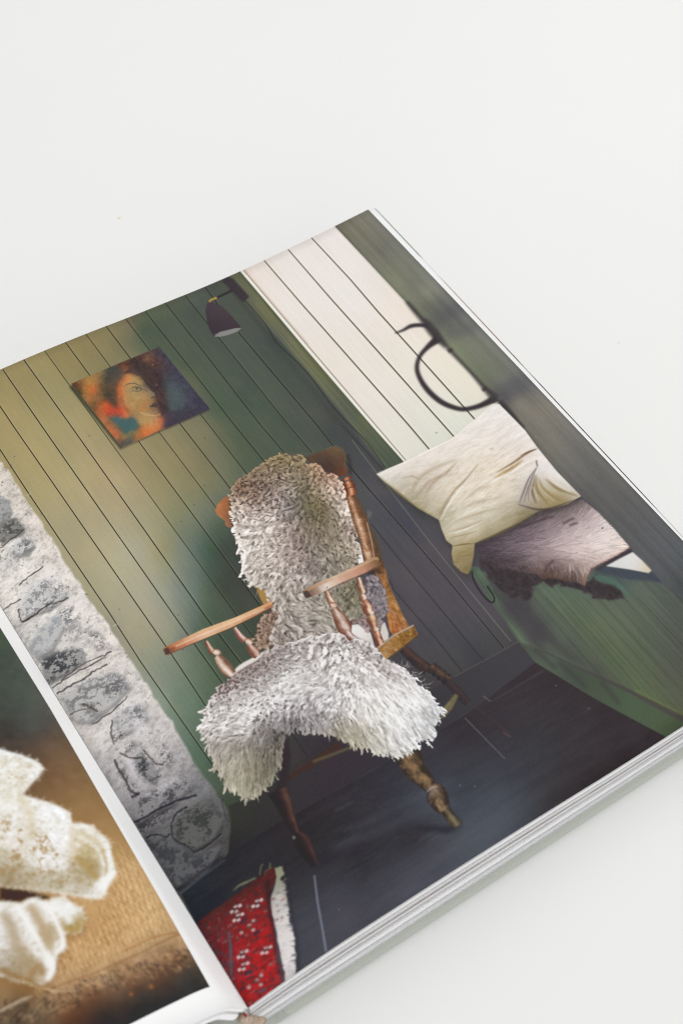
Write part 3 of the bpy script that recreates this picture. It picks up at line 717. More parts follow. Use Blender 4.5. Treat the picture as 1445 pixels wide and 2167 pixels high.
    for i, t in enumerate(np.linspace(0, 1, 13)):
        a = np.array([1100 + 330 * t, 1262 + 10 * t + (0 if t < .6 else (t - .6) * -30)])
        b = a + np.array([170, 172 + 30 * (1 - t)])
        p.line([a, b], 2.2, (62, 68, 56), 1.0, .38)
        p.line([a + [4, -2], b + [4, -2]], 2, (104, 116, 84), 1.2, .18)
    p.line([(1000, 1205), (1060, 1300), (1100, 1358)], 1.6, (60, 70, 58), .7, .7)
    p.line([(1012, 1208), (1080, 1300), (1165, 1384)], 2.4, (112, 138, 104), 1.4, .5)
    p.poly([(1036, 1236), (1112, 1248), (1130, 1296), (1196, 1374), (1262, 1436), (1196, 1404), (1128, 1372), (1068, 1296)], (70, 66, 70), 6, .85)
    p.line([(1150, 1360), (1190, 1394), (1250, 1424)], 12, (96, 116, 88), 5, .5)
    p.line([(1200, 1376), (1290, 1440), (1340, 1462)], 20, (72, 72, 68), 8, .45)
    p.line([(998, 1208), (1002, 1228), (1018, 1255), (1034, 1272), (1044, 1274), (1044, 1262), (1030, 1240)], 3, (36, 36, 36), .8, .9, True)
    p.line([(1044, 1250), (1054, 1264), (1058, 1270)], 2, (50, 60, 50), .8, .7)
    sk = p.field([(1110, 1370, 82, 92, 80), (1160, 1400, 92, 108, 86), (1200, 1420, 80, 92, 78), (1250, 1460, 84, 96, 76), (1320, 1490, 84, 106, 78), (1400, 1530, 86, 104, 72), (1460, 1560, 78, 90, 66)])
    gm_ = sk.mean(2, keepdims=True)
    sk = gm_ + (sk - gm_) * .66 - 9
    p.poly([(1099, 1361), (1160, 1385), (1230, 1418), (1330, 1466), (1445, 1526), (1640, 1625), (1560, 1640), (1407, 1559), (1260, 1480), (1132, 1402)], sk + (mott * 4)[..., None], .8)
    p.line([(1099, 1359), (1160, 1384), (1230, 1416), (1330, 1462), (1445, 1522), (1560, 1580)], [2, 3, 5, 8, 13, 16], (74, 70, 68), 1.2, .9)
    p.line([(1340, 1460), (1445, 1512)], 4, (116, 122, 70), 2, .5)
    for a, b in (((1130, 1374), (1176, 1414)), ((1180, 1400), (1240, 1456)), ((1270, 1440), (1310, 1490))):
        p.line([a, b], 9, (62, 60, 62), 3, .55)

    # --- blanket on the bench
    bl = [(1004, 1152), (1049, 1128), (1097, 1106), (1139, 1082), (1166, 1075), (1230, 1056), (1263, 1083), (1297, 1118), (1331, 1158), (1310, 1172), (1281, 1187), (1250, 1202), (1240, 1222), (1236, 1240), (1222, 1232), (1187, 1226), (1160, 1222), (1148, 1226), (1135, 1214), (1110, 1212), (1085, 1205), (1050, 1200), (1020, 1186)]
    fr = [(1007, 1170), (1030, 1190), (1080, 1198), (1150, 1215), (1240, 1235), (1256, 1215), (1285, 1225), (1305, 1243), (1319, 1267), (1290, 1270), (1262, 1271), (1240, 1254), (1222, 1246), (1187, 1238), (1170, 1242), (1150, 1232), (1128, 1238), (1126, 1256), (1122, 1272), (1100, 1264), (1083, 1268), (1060, 1250), (1042, 1232), (1020, 1205)]
    r5 = np.random.default_rng(55)
    frd = [np.array(a) * (1 - s) + np.array(b) * s + r5.normal(0, 2.2, 2) for a, b in zip(fr, fr[1:] + fr[:1]) for s in (0, .33, .66)]
    p.poly(frd, np.array([62, 55, 58], np.float32) + (fbm(H, W, 8, 10, 63, 3) * 12)[..., None], 1.6)
    p.poly([(1246, 1204), (1290, 1196), (1376, 1207), (1400, 1232), (1330, 1226), (1290, 1216)], (66, 72, 82), 2.2, .85)
    p.poly([(1252, 1214), (1262, 1230), (1300, 1240), (1330, 1262), (1320, 1244), (1290, 1222)], (84, 112, 100), 2.0, .8)
    B = p.field([(1010, 1155, 84, 72, 80), (1050, 1140, 92, 80, 88), (1100, 1115, 104, 90, 96), (1150, 1088, 92, 80, 84), (1220, 1066, 96, 84, 86), (1060, 1170, 110, 96, 104), (1110, 1150, 134, 118, 124), (1160, 1120, 140, 124, 128), (1210, 1096, 148, 132, 132), (1250, 1085, 176, 160, 160),
                 (1120, 1185, 150, 132, 134), (1170, 1160, 190, 173, 173), (1230, 1130, 204, 188, 185), (1290, 1130, 226, 214, 210), (1200, 1180, 206, 189, 185), (1260, 1160, 224, 212, 208), (1310, 1160, 222, 206, 198), (1240, 1200, 186, 166, 160), (1236, 1232, 150, 126, 112), (1160, 1205, 100, 84, 82), (1190, 1215, 116, 98, 92), (1100, 1205, 84, 72, 74), (1040, 1190, 74, 64, 70), (1210, 1222, 84, 70, 66), (1148, 1222, 92, 70, 62)])
    p.poly(bl, B, 1.2)
    keep, before = p.mask(bl, 1.6), p.img.copy()
    P = scatter(bl, 6.0, 61)
    P = P[np.argsort(P[:, 1] + r5.normal(0, 6, len(P)))]
    T = np.clip(p.tex(P).astype(int), 0, [W - 1, H - 1])
    col = B[T[:, 1], T[:, 0]] * r5.normal(1.0, .045, len(P))[:, None]
    ang = np.where(P[:, 1] > 1190, 1.35, -.40 + (P[:, 1] - 1130) * .010) + r5.normal(0, .2, len(P))
    p.strokes(P, ang, r5.uniform(12, 26, len(P)), r5.uniform(2, 5, len(P)), col, r5.normal(0, .12, len(P)), np.where(P[:, 0] < 1130, .3, .1))
    inner = p.img
    p.img = before
    p.put(keep, inner + (fbm(H, W, 18, 6, 62, 4) * 8)[..., None])
    for q in ([(1148, 1222), (1156, 1200), (1170, 1186)], [(1100, 1116), (1170, 1092)], [(1190, 1108), (1215, 1096)], [(1204, 1112), (1222, 1106)]):
        p.line(q, 4, (66, 52, 56), 1.6, .7)
    p.line([(1331, 1160), (1290, 1182), (1255, 1203), (1240, 1225), (1236, 1240)], [3, 3, 4, 4, 3], (150, 92, 78), 1.4, .45, True)
    p.line([(1335, 1166), (1290, 1190), (1262, 1206)], 5, (60, 52, 54), 2, .8)
    p.poly([(1281, 1198), (1310, 1182), (1338, 1168), (1358, 1186), (1378, 1207), (1372, 1213), (1330, 1205)], p.field([(1290, 1196, 214, 212, 210), (1340, 1180, 222, 218, 214), (1370, 1208, 204, 190, 162), (1330, 1204, 216, 214, 212)]), 1.2)
    p.line([(1273, 1117), (1275, 1118)], 4, (60, 50, 54), .8)

    # --- pillow
    pl = [(796, 1003), (830, 988), (862, 974), (907, 951), (956, 927), (1004, 887), (1042, 855), (1056, 855), (1077, 876), (1111, 911), (1136, 946), (1181, 1001), (1228, 1050), (1200, 1066), (1166, 1075), (1139, 1082), (1097, 1106), (1049, 1130), (1004, 1150), (1002, 1175), (997, 1201), (990, 1216), (976, 1211), (959, 1194), (955, 1172), (957, 1154), (944, 1144), (934, 1120), (928, 1100), (883, 1074), (845, 1043), (814, 1020)]
    Q = p.field([(800, 1003, 226, 222, 214), (840, 1000, 220, 212, 200), (880, 985, 226, 216, 202), (920, 965, 228, 218, 206), (980, 920, 230, 222, 212), (1040, 870, 228, 222, 216), (1070, 900, 230, 222, 214), (1000, 950, 230, 220, 206), (1060, 950, 230, 218, 206), (1110, 930, 228, 220, 212), (1120, 960, 224, 212, 198), (940, 1000, 216, 204, 184), (900, 1020, 210, 198, 178), (860, 1030, 196, 184, 160),
                 (880, 1060, 172, 160, 124), (920, 1070, 196, 184, 152), (960, 1040, 222, 208, 182), (1010, 1000, 226, 212, 188), (1060, 1000, 226, 210, 184), (1000, 1050, 224, 212, 186), (1050, 1050, 222, 208, 182), (980, 1090, 218, 208, 182), (1040, 1090, 206, 196, 168), (960, 1120, 210, 200, 172), (1000, 1130, 198, 186, 152), (950, 1140, 190, 178, 142), (1060, 1110, 176, 162, 122), (1100, 1090, 150, 136, 92), (1140, 1075, 136, 122, 86), (1030, 1128, 168, 154, 110),
                 (940, 1090, 176, 164, 126), (1090, 1050, 206, 194, 172), (1120, 1010, 220, 212, 202), (1150, 1000, 226, 218, 212), (1180, 1020, 214, 206, 200), (1210, 1050, 200, 188, 172), (1150, 1050, 176, 158, 124), (1180, 1055, 160, 140, 100), (1120, 1060, 168, 152, 120), (1100, 1060, 190, 176, 152), (975, 1165, 168, 148, 92), (990, 1160, 160, 140, 86), (970, 1195, 150, 128, 74), (990, 1205, 138, 118, 70)], step=8)
    gm_ = Q.mean(2, keepdims=True)
    Q = gm_ + (Q - gm_) * .64 + np.array([3, 1, 0], np.float32) + (fbm(H, W, 30, 12, 71, 4) * 11 + fbm(H, W, 4, 4, 72, 2) * 4)[..., None]
    p.poly([(x + 3, y + 9) for x, y in pl], (50, 48, 44), 6, .5)
    sl_, _ = p.mask(pl, 1)
    h_, w_ = _.shape
    e0 = p.tex([(1000, 1020), (1016, 1008.5)])
    wr = combed(h_, w_, np.full((h_, w_), math.atan2(*(e0[1] - e0[0])[::-1])) + fbm(h_, w_, 60, 60, 73, 2) * .7, np.full((h_, w_), 14.0), 9, 74)
    wy_, wx_ = np.gradient(blur(wr, 1.2))
    Q[sl_] += (np.clip(wy_ * 4.2 + wx_ * 2, -1.2, 1) * 3.2 + wr * 1.2)[..., None] * np.array([1, 1.05, 1.2], np.float32)
    p.poly(pl, Q, .9)
    fold = p.field([(1110, 1050, 186, 176, 168), (1124, 1012, 206, 199, 194), (1140, 990, 222, 216, 211), (1170, 1008, 226, 221, 216), (1200, 1032, 218, 212, 206), (1226, 1050, 196, 188, 176), (1150, 1028, 196, 186, 166), (1180, 1044, 178, 166, 136), (1130, 1046, 172, 160, 140), (1150, 1064, 156, 142, 108), (1190, 1060, 150, 134, 98), (1104, 1066, 168, 158, 146)], 6)
    p.poly([(1094, 1070), (1104, 1040), (1118, 1008), (1134, 984), (1150, 980), (1180, 1001), (1228, 1050), (1200, 1066), (1166, 1076), (1130, 1078)], fold + (fbm(H, W, 10, 10, 75, 3) * 8)[..., None], 1.3)
    sh, hl = (146, 124, 96), (242, 237, 230)
    folds = [([(926, 1100), (940, 1070), (960, 1040), (985, 1014), (1012, 982)], 4, sh, .55), ([(932, 1100), (948, 1070), (968, 1042), (992, 1012)], 3, hl, .8), ([(870, 1040), (890, 1010), (920, 990), (966, 972)], 7, sh, .35), ([(880, 1052), (905, 1022), (935, 1004)], 5, sh, .4), ([(900, 1046), (918, 1020), (944, 1000), (966, 978)], 5, sh, .45), ([(850, 1012), (872, 1008), (890, 1016)], 4, sh, .35), ([(1044, 1012), (1080, 992), (1106, 974)], 5, (158, 122, 72), .75), ([(1050, 1000), (1084, 980), (1110, 962), (1134, 950)], 3.5, (126, 96, 66), .8), ([(1040, 1020), (1075, 1004), (1108, 982), (1128, 972)], 3, hl, .7), ([(1100, 965), (1118, 956), (1136, 950)], 3, (96, 74, 60), .7), ([(1030, 990), (1070, 968), (1100, 954)], 3, hl, .5),
             ([(980, 1060), (1010, 1036), (1040, 1028)], 6, sh, .3), ([(970, 1080), (1010, 1062), (1060, 1052)], 6, sh, .3), ([(960, 1104), (1000, 1090), (1050, 1076)], 5, sh, .35), ([(956, 1124), (990, 1114), (1020, 1100)], 4, sh, .4), ([(950, 1138), (980, 1132), (1010, 1124)], 3, sh, .5), ([(948, 1130), (980, 1122), (1012, 1108)], 3, hl, .5), ([(966, 1096), (1004, 1078), (1050, 1064)], 4, hl, .4), ([(1010, 1030), (1030, 1016), (1050, 1008)], 3, hl, .4),
             ([(1098, 1066), (1106, 1044), (1118, 1014), (1134, 990)], 3, (110, 96, 96), .7), ([(1108, 1064), (1114, 1040), (1128, 1004), (1138, 984)], 2.6, (120, 104, 98), .7), ([(1118, 1062), (1118, 1040), (1130, 1004)], 2.6, (124, 108, 100), .6), ([(1134, 1066), (1126, 1040), (1132, 1006)], 4, (96, 80, 60), .7), ([(1160, 1068), (1136, 1036), (1134, 1004)], 5, (130, 108, 64), .7), ([(1190, 1062), (1150, 1036), (1138, 1010)], 6, (140, 118, 76), .6), ([(1222, 1050), (1180, 1034), (1154, 1014)], 6, (122, 104, 66), .7), ([(1206, 1042), (1176, 1022), (1156, 1002)], 6, (224, 216, 212), .6), ([(1140, 1060), (1126, 1030)], 2.4, (200, 186, 160), .6), ([(1176, 1064), (1146, 1036), (1136, 1016)], 2.4, (206, 190, 150), .6), ([(1134, 974), (1136, 986)], 3, (110, 92, 84), .7),
             ([(1096, 1068), (1150, 1078), (1222, 1056)], 4, (72, 62, 56), .7), ([(1000, 1152), (1060, 1126), (1130, 1088)], 5, (110, 98, 66), .6), ([(957, 1156), (980, 1152), (1002, 1150)], 3, (112, 96, 56), .7), ([(800, 1006), (840, 1040), (884, 1072), (926, 1098)], 5, (150, 138, 96), .6), ([(800, 1000), (862, 976), (907, 953), (956, 929), (1004, 889)], 2.4, hl, .6)]
    for q, w, c, k in folds:
        p.line(q, [w * .3] + [w] * (len(q) - 2) + [w * .3] if len(q) > 2 else w, c, w * .33, min(k * 1.2, .9), len(q) > 2)
    for i in range(240):
        q = np.array([rng.uniform(850, 1090), 0.0]); q[1] = 1110 - (q[0] - 850) * .38 + rng.uniform(-80, 30)
        a = rng.normal(-.62, .25)
        if not inside(pl, q[None] + [[8, -6]])[0] or not inside(pl, q[None])[0]:
            continue
        p.line([q, q + np.array([math.cos(a), math.sin(a)]) * rng.uniform(6, 16)], rng.uniform(1, 2.4), sh if rng.random() < .55 else hl, .9, rng.uniform(.08, .3))
    p.line([(1036, 950), (1044, 950)], 3, (170, 150, 130), 1.4, .6)

    armchair(p, rng)
    rug(p, rng)
    # screen of the print and specks of dust
    p.img += (fine * 1.2)[..., None] + (blur(fine, .8) * 1.6)[..., None]
    return p


def armchair(p, rng):
    H, W = p.h, p.w
    # shadowed back pieces first
    p.lathe([(852, 1372, 10), (880, 1398, 12), (905, 1418, 13)], (50, 44, 48), (74, 50, 48), (96, 62, 48), rough=.5, fade=.15)
    for i, (x, y) in enumerate(((914, 1414), (924, 1421), (934, 1429), (944, 1437))):
        p.lathe([(x - 4, y - 4, 11), (x, y, 13), (x + 4, y + 4, 11)], (48, 42, 44), (78, 54, 44), (108, 76, 52), rough=.6, fade=.15)
    p.lathe([(946, 1442, 8), (956, 1452, 9), (972, 1470, 11), (990, 1488, 8)], (50, 44, 48), (66, 46, 48), (76, 52, 50), rough=.4, fade=.35)
    p.lathe([(1000, 1496, 6), (1040, 1525, 7), (1078, 1558, 6)], (56, 48, 54), (66, 52, 56), (78, 60, 62), rough=.5, fade=.55)
    p.line([(1064, 1550), (1080, 1560)], 4, (96, 76, 76), 1, .6)
    p.line([(930, 1516), (950, 1496), (966, 1470)], [15, 15, 9], (112, 104, 76), 1.2, .9)
    p.line([(934, 1506), (952, 1486)], 5, (136, 128, 92), 1.6, .5)
    p.line([(600, 1652), (660, 1616), (719, 1575)], [8, 12, 16], (70, 50, 44), 1.6, .85)
    p.line([(600, 1640), (700, 1570)], 3, (58, 52, 50), 1, .6)
    p.line([(662, 1612), (700, 1598), (754, 1577)], 6, (96, 88, 66), 1.2, .8)
    p.line([(604, 1560), (606, 1600), (600, 1650), (590, 1680)], [14, 20, 22, 20], (54, 48, 52), 2, .9)
    # front legs
    p.lathe([(588, 1672, 23), (602, 1704, 17), (616, 1740, 12), (626, 1764, 8)], (50, 42, 46), (72, 50, 48), (100, 70, 58), hi=-.55, soft=1, rough=.25)
    p.lathe([(628, 1764, 9), (638, 1778, 18), (646, 1794, 17), (656, 1810, 13), (668, 1832, 9)], (48, 40, 44), (62, 46, 48), (84, 60, 54), hi=-.6, soft=1.2, rough=.2)
    p.line([(621, 1770), (623, 1775)], 4, (176, 172, 180), 1.2, .9)
    p.line([(655, 1834), (690, 1818), (770, 1790)], 16, (50, 46, 54), 5, .5)
    p.line([(880, 1752), (950, 1756), (975, 1746)], [8, 14, 6], (42, 40, 46), 4, .8)
    p.lathe([(858, 1585, 29), (866, 1602, 28), (876, 1628, 23), (895, 1646, 20), (906, 1660, 16), (914, 1668, 13)], (62, 50, 42), (112, 86, 58), (150, 114, 72), hi=.1, soft=.9, rough=.8)
    p.lathe([(912, 1664, 13), (920, 1674, 20), (926, 1688, 23), (934, 1704, 19), (942, 1716, 12)], (60, 50, 46), (112, 86, 62), (156, 122, 84), hi=.05, soft=.9, rough=.8)
    p.lathe([(942, 1714, 11), (952, 1728, 11), (960, 1738, 12), (968, 1748, 13)], (60, 52, 44), (96, 82, 62), (124, 110, 82), hi=-.1, soft=1, rough=.6)
    p.line([(903, 1676), (912, 1668), (925, 1664)], 3, (170, 166, 172), 1, .8, True)
    p.line([(907, 1690), (916, 1678), (926, 1672)], 6, (132, 122, 122), 2, .6, True)
    # top rail
    wood = fbm(H, W, 14, 40, 81, 5) * 16
    rail = p.field([(650, 968, 92, 70, 56), (690, 960, 96, 74, 58), (712, 950, 104, 84, 62), (725, 965, 96, 76, 58), (700, 985, 80, 62, 54), (720, 1000, 92, 62, 48), (734, 1000, 116, 66, 46), (680, 990, 70, 58, 54)])
    p.poly([(644, 969), (664, 961), (689, 951), (709, 944), (724, 951), (731, 967), (729, 985), (737, 1000), (729, 1008), (709, 1010), (684, 1000), (664, 985)], rail + wood[..., None] * .6, 1.0)
    p.line([(689, 951), (709, 944), (724, 951), (731, 967), (729, 985)], 2, (128, 108, 80), 1, .5, True)
    p.line([(735, 962), (741, 985), (741, 1004)], 7, (56, 48, 48), 2.4, .8)
    lrail = p.field([(460, 1080, 172, 112, 72), (470, 1065, 170, 110, 70), (484, 1060, 140, 90, 60), (478, 1085, 158, 102, 68), (490, 1090, 90, 66, 54), (482, 1110, 150, 102, 78)])
    p.poly([(455, 1080), (459, 1070), (470, 1056), (487, 1047), (500, 1070), (500, 1112), (486, 1117), (477, 1112), (476, 1102), (467, 1096), (459, 1089)], lrail + wood[..., None], .7)
    p.poly([(486, 1050), (500, 1045), (512, 1120), (500, 1128), (488, 1106), (488, 1080)], (62, 52, 46), 2, .8)
    # left post
    p.line([(500, 1122), (512, 1165), (524, 1200)], [8, 8, 8], (122, 106, 80), .9)
    p.line([(504, 1122), (514, 1158)], 3, (70, 60, 50), .8, .8)
    p.line([(548, 1238), (556, 1258), (566, 1276)], [14, 17, 18], (164, 128, 76), .8)
    p.line([(560, 1240), (569, 1262), (574, 1272)], 6, (204, 176, 130), .9, .8)
    # right post, lower part and seat frame
    side = p.field([(790, 1150, 86, 66, 50), (800, 1190, 92, 66, 46), (806, 1225, 156, 100, 56), (815, 1240, 150, 96, 52), (826, 1270, 176, 122, 66), (830, 1240, 100, 82, 54), (840, 1300, 168, 116, 62), (822, 1310, 162, 100, 54), (850, 1310, 172, 116, 60), (836, 1338, 170, 98, 52), (862, 1324, 150, 96, 56)])
    blot = np.clip(fbm(H, W, 9, 13, 82, 4, .7) * 2.2, -1, 1)
    side = side.mean(2, keepdims=True) + (side - side.mean(2, keepdims=True)) * .85
    p.poly([(771, 1070), (781, 1109), (791, 1139), (799, 1155), (803, 1170), (817, 1208), (824, 1240), (839, 1272), (854, 1305), (866, 1326), (848, 1338), (832, 1345), (824, 1334), (817, 1300), (819, 1270), (812, 1242), (799, 1225), (790, 1205), (784, 1180), (778, 1130)], side + (blot * 22)[..., None], .7)
    p.line([(797, 1226), (815, 1258), (822, 1300), (828, 1336)], 4, (196, 140, 76), 1.2, .6, True)
    p.line([(838, 1300), (846, 1318), (852, 1332)], 1.6, (108, 62, 34), .7, .8, True)
    # cushion and hide under the fleece
    p.poly([(741, 1324), (750, 1319), (767, 1321), (784, 1338), (793, 1369), (770, 1375), (745, 1350)], p.field([(750, 1325, 226, 224, 220), (780, 1345, 214, 208, 202), (765, 1360, 222, 216, 212), (790, 1366, 190, 178, 168)]), .8)
    p.poly([(806, 1320), (814, 1316), (822, 1340), (822, 1352), (812, 1358), (804, 1340)], (206, 200, 194), .9)
    p.poly([(749, 1143), (761, 1150), (766, 1172), (770, 1190), (758, 1194), (756, 1180), (760, 1168), (757, 1154)], (232, 228, 224), .7)
    p.line([(750, 1140), (760, 1132), (768, 1142)], 6, (96, 96, 92), 1.6, .6)
    # grey clump seen through the spindles
    cl = [(772, 1216), (794, 1216), (806, 1232), (814, 1250), (820, 1282), (816, 1306), (806, 1322), (798, 1328), (792, 1312), (786, 1290), (778, 1262), (770, 1240)]
    p.poly(cl, (86, 80, 84), 2)
    dk = [(738, 1300), (770, 1296), (790, 1310), (800, 1330), (784, 1338), (760, 1320), (742, 1322)]
    p.poly(dk, (84, 72, 70), 2, .9)
    fleece(p, [cl], [(790, 1240, 128, 118, 122, 70, 7, 4.5, .8), (808, 1280, 134, 128, 136, 80, 9, 4.5, .8), (800, 1320, 138, 130, 132, 100, 9, 4, .7), (780, 1226, 96, 84, 80, 60, 7, 4, .9)], 4.2, 91)
    fleece(p, [dk], [(750, 1312, 150, 132, 130, 20, 10, 4, .8), (785, 1318, 128, 110, 108, 20, 12, 4, .8)], 4.6, 92)
    # brown clump at the left of the waist
    bc = [(588, 1284), (572, 1292), (556, 1304), (546, 1322), (544, 1340), (538, 1360), (552, 1376), (570, 1372), (584, 1340), (592, 1310)]
    p.poly(bc, (92, 74, 66), 1.6)
    fleece(p, [bc], [(575, 1300, 178, 146, 132, 100, 6, 4, .8), (555, 1325, 136, 114, 84, 100, 6, 4, .9), (548, 1356, 150, 132, 126, 110, 9, 4, .8), (580, 1340, 110, 92, 82, 100, 7, 4, .9)], 4.0, 93)

    # --- the sheepskin
    back = [(491, 1035), (500, 1020), (527, 1003), (545, 990), (570, 970), (594, 961), (624, 960), (639, 967), (647, 980), (664, 979), (679, 985), (684, 997), (714, 1008), (724, 1022), (734, 1045), (743, 1070), (754, 1099), (758, 1124), (748, 1147), (759, 1160), (758, 1172), (752, 1191), (735, 1215), (762, 1222), (772, 1260), (776, 1296), (742, 1307), (738, 1340), (700, 1362), (640, 1392), (580, 1388), (575, 1340), (590, 1300), (588, 1288), (573, 1267), (570, 1246), (542, 1236), (525, 1218), (518, 1198), (511, 1163), (499, 1121), (493, 1094), (493, 1073), (488, 1045)]
    seat = [(556, 1392), (580, 1370), (620, 1360), (690, 1340), (718, 1340), (749, 1346), (794, 1367), (815, 1393), (828, 1400), (850, 1414), (868, 1430), (877, 1442), (900, 1464), (918, 1486), (926, 1511), (920, 1526), (905, 1545), (886, 1556), (866, 1572), (845, 1584), (820, 1590), (787, 1582), (749, 1564), (722, 1560), (697, 1550), (656, 1542), (621, 1540), (606, 1552), (596, 1594), (588, 1622), (570, 1652), (545, 1676), (510, 1680), (486, 1660), (468, 1630), (452, 1600), (441, 1571), (429, 1549), (430, 1508), (446, 1483), (462, 1452), (486, 1440), (500, 1424), (530, 1408)]
    p.line([(488, 1432), (510, 1414), (540, 1398), (562, 1384), (568, 1372)], [4, 14, 16, 14, 3], (224, 216, 210), 1.0, 1, True)
    S = [  # x, y, r, g, b, flow angle, length, width, depth of shade
        (560, 985, 150, 134, 106, 150, 12, 5, .8), (600, 968, 148, 134, 100, 130, 10, 5, .8), (635, 972, 146, 132, 100, 60, 9, 5, .8), (520, 1020, 138, 118, 102, 150, 9, 4.5, .95), (505, 1040, 150, 126, 106, 130, 7, 4.5, .95), (545, 1015, 142, 126, 112, 150, 12, 5, .95), (590, 1000, 160, 146, 126, 140, 10, 5, .85), (640, 1000, 158, 144, 120, 110, 9, 5, .8), (672, 995, 178, 146, 122, 60, 7, 5.5, .8), (705, 1015, 182, 150, 132, 60, 7, 5.5, .8), (720, 1035, 206, 184, 170, 70, 8, 6, .7), (690, 1040, 200, 180, 164, 70, 8, 6, .8),
        (510, 1070, 192, 176, 164, 160, 8, 5, .9), (540, 1060, 158, 138, 126, 140, 8, 5, .95), (580, 1050, 160, 146, 140, 120, 9, 5, .95), (615, 1040, 168, 158, 150, 110, 10, 4.5, .85), (640, 1040, 134, 128, 106, 110, 11, 4, .8), (655, 1070, 128, 122, 94, 110, 13, 4, .75), (690, 1080, 138, 128, 102, 85, 12, 4, .75), (720, 1070, 216, 202, 192, 75, 9, 5.5, .75), (738, 1095, 222, 210, 202, 80, 9, 5, .75), (748, 1125, 186, 170, 162, 100, 9, 5, .85),
        (510, 1100, 222, 214, 208, 170, 12, 5, .8), (550, 1095, 216, 206, 200, 165, 14, 5, .8), (590, 1080, 186, 174, 170, 130, 11, 4.5, .9), (620, 1080, 150, 144, 144, 130, 12, 4, .85), (530, 1125, 228, 222, 216, 175, 16, 7, .65), (580, 1115, 222, 212, 206, 160, 16, 6, .7), (610, 1108, 178, 168, 164, 150, 14, 4.5, .8), (650, 1110, 138, 128, 112, 90, 14, 3.5, .75), (690, 1120, 146, 136, 116, 85, 15, 3.5, .7), (725, 1130, 178, 166, 152, 95, 12, 4, .75),
        (520, 1160, 222, 216, 210, 160, 14, 6, .75), (560, 1150, 220, 212, 206, 165, 14, 5.5, .75), (600, 1140, 206, 194, 186, 140, 12, 4.5, .8), (630, 1150, 164, 148, 142, 110, 12, 4, .85), (670, 1160, 158, 150, 140, 90, 13, 3.5, .75), (710, 1160, 164, 156, 140, 80, 12, 4, .75), (745, 1165, 186, 174, 162, 90, 9, 5, .8),
        (530, 1200, 222, 216, 210, 120, 16, 6, .7), (570, 1195, 216, 208, 202, 150, 12, 5, .75), (610, 1190, 192, 180, 174, 130, 11, 4.5, .8), (650, 1200, 168, 158, 154, 100, 11, 4, .8), (700, 1200, 158, 152, 142, 80, 13, 4, .75), (555, 1230, 200, 192, 184, 110, 15, 6, .8), (590, 1230, 206, 198, 192, 110, 12, 6, .8), (640, 1240, 190, 182, 176, 110, 13, 6, .75), (690, 1260, 176, 172, 162, 90, 14, 5, .75), (740, 1270, 146, 144, 124, 90, 14, 4.5, .8), (755, 1240, 120, 114, 96, 90, 12, 4, .8),
        (580, 1270, 194, 186, 180, 100, 14, 7, .8), (620, 1280, 198, 192, 184, 20, 16, 7.5, .75), (670, 1290, 188, 182, 174, 15, 18, 7.5, .75), (720, 1300, 158, 154, 140, 60, 14, 5, .8), (590, 1320, 190, 182, 176, 95, 14, 7, .85), (640, 1320, 188, 182, 176, 10, 20, 8, .75), (690, 1320, 176, 172, 162, 20, 18, 7, .75), (600, 1360, 182, 172, 166, 60, 12, 8, .8), (650, 1355, 186, 180, 174, 10, 20, 8, .75), (700, 1345, 178, 170, 168, 170, 16, 7, .75), (640, 1385, 176, 168, 162, 170, 14, 6, .8)]
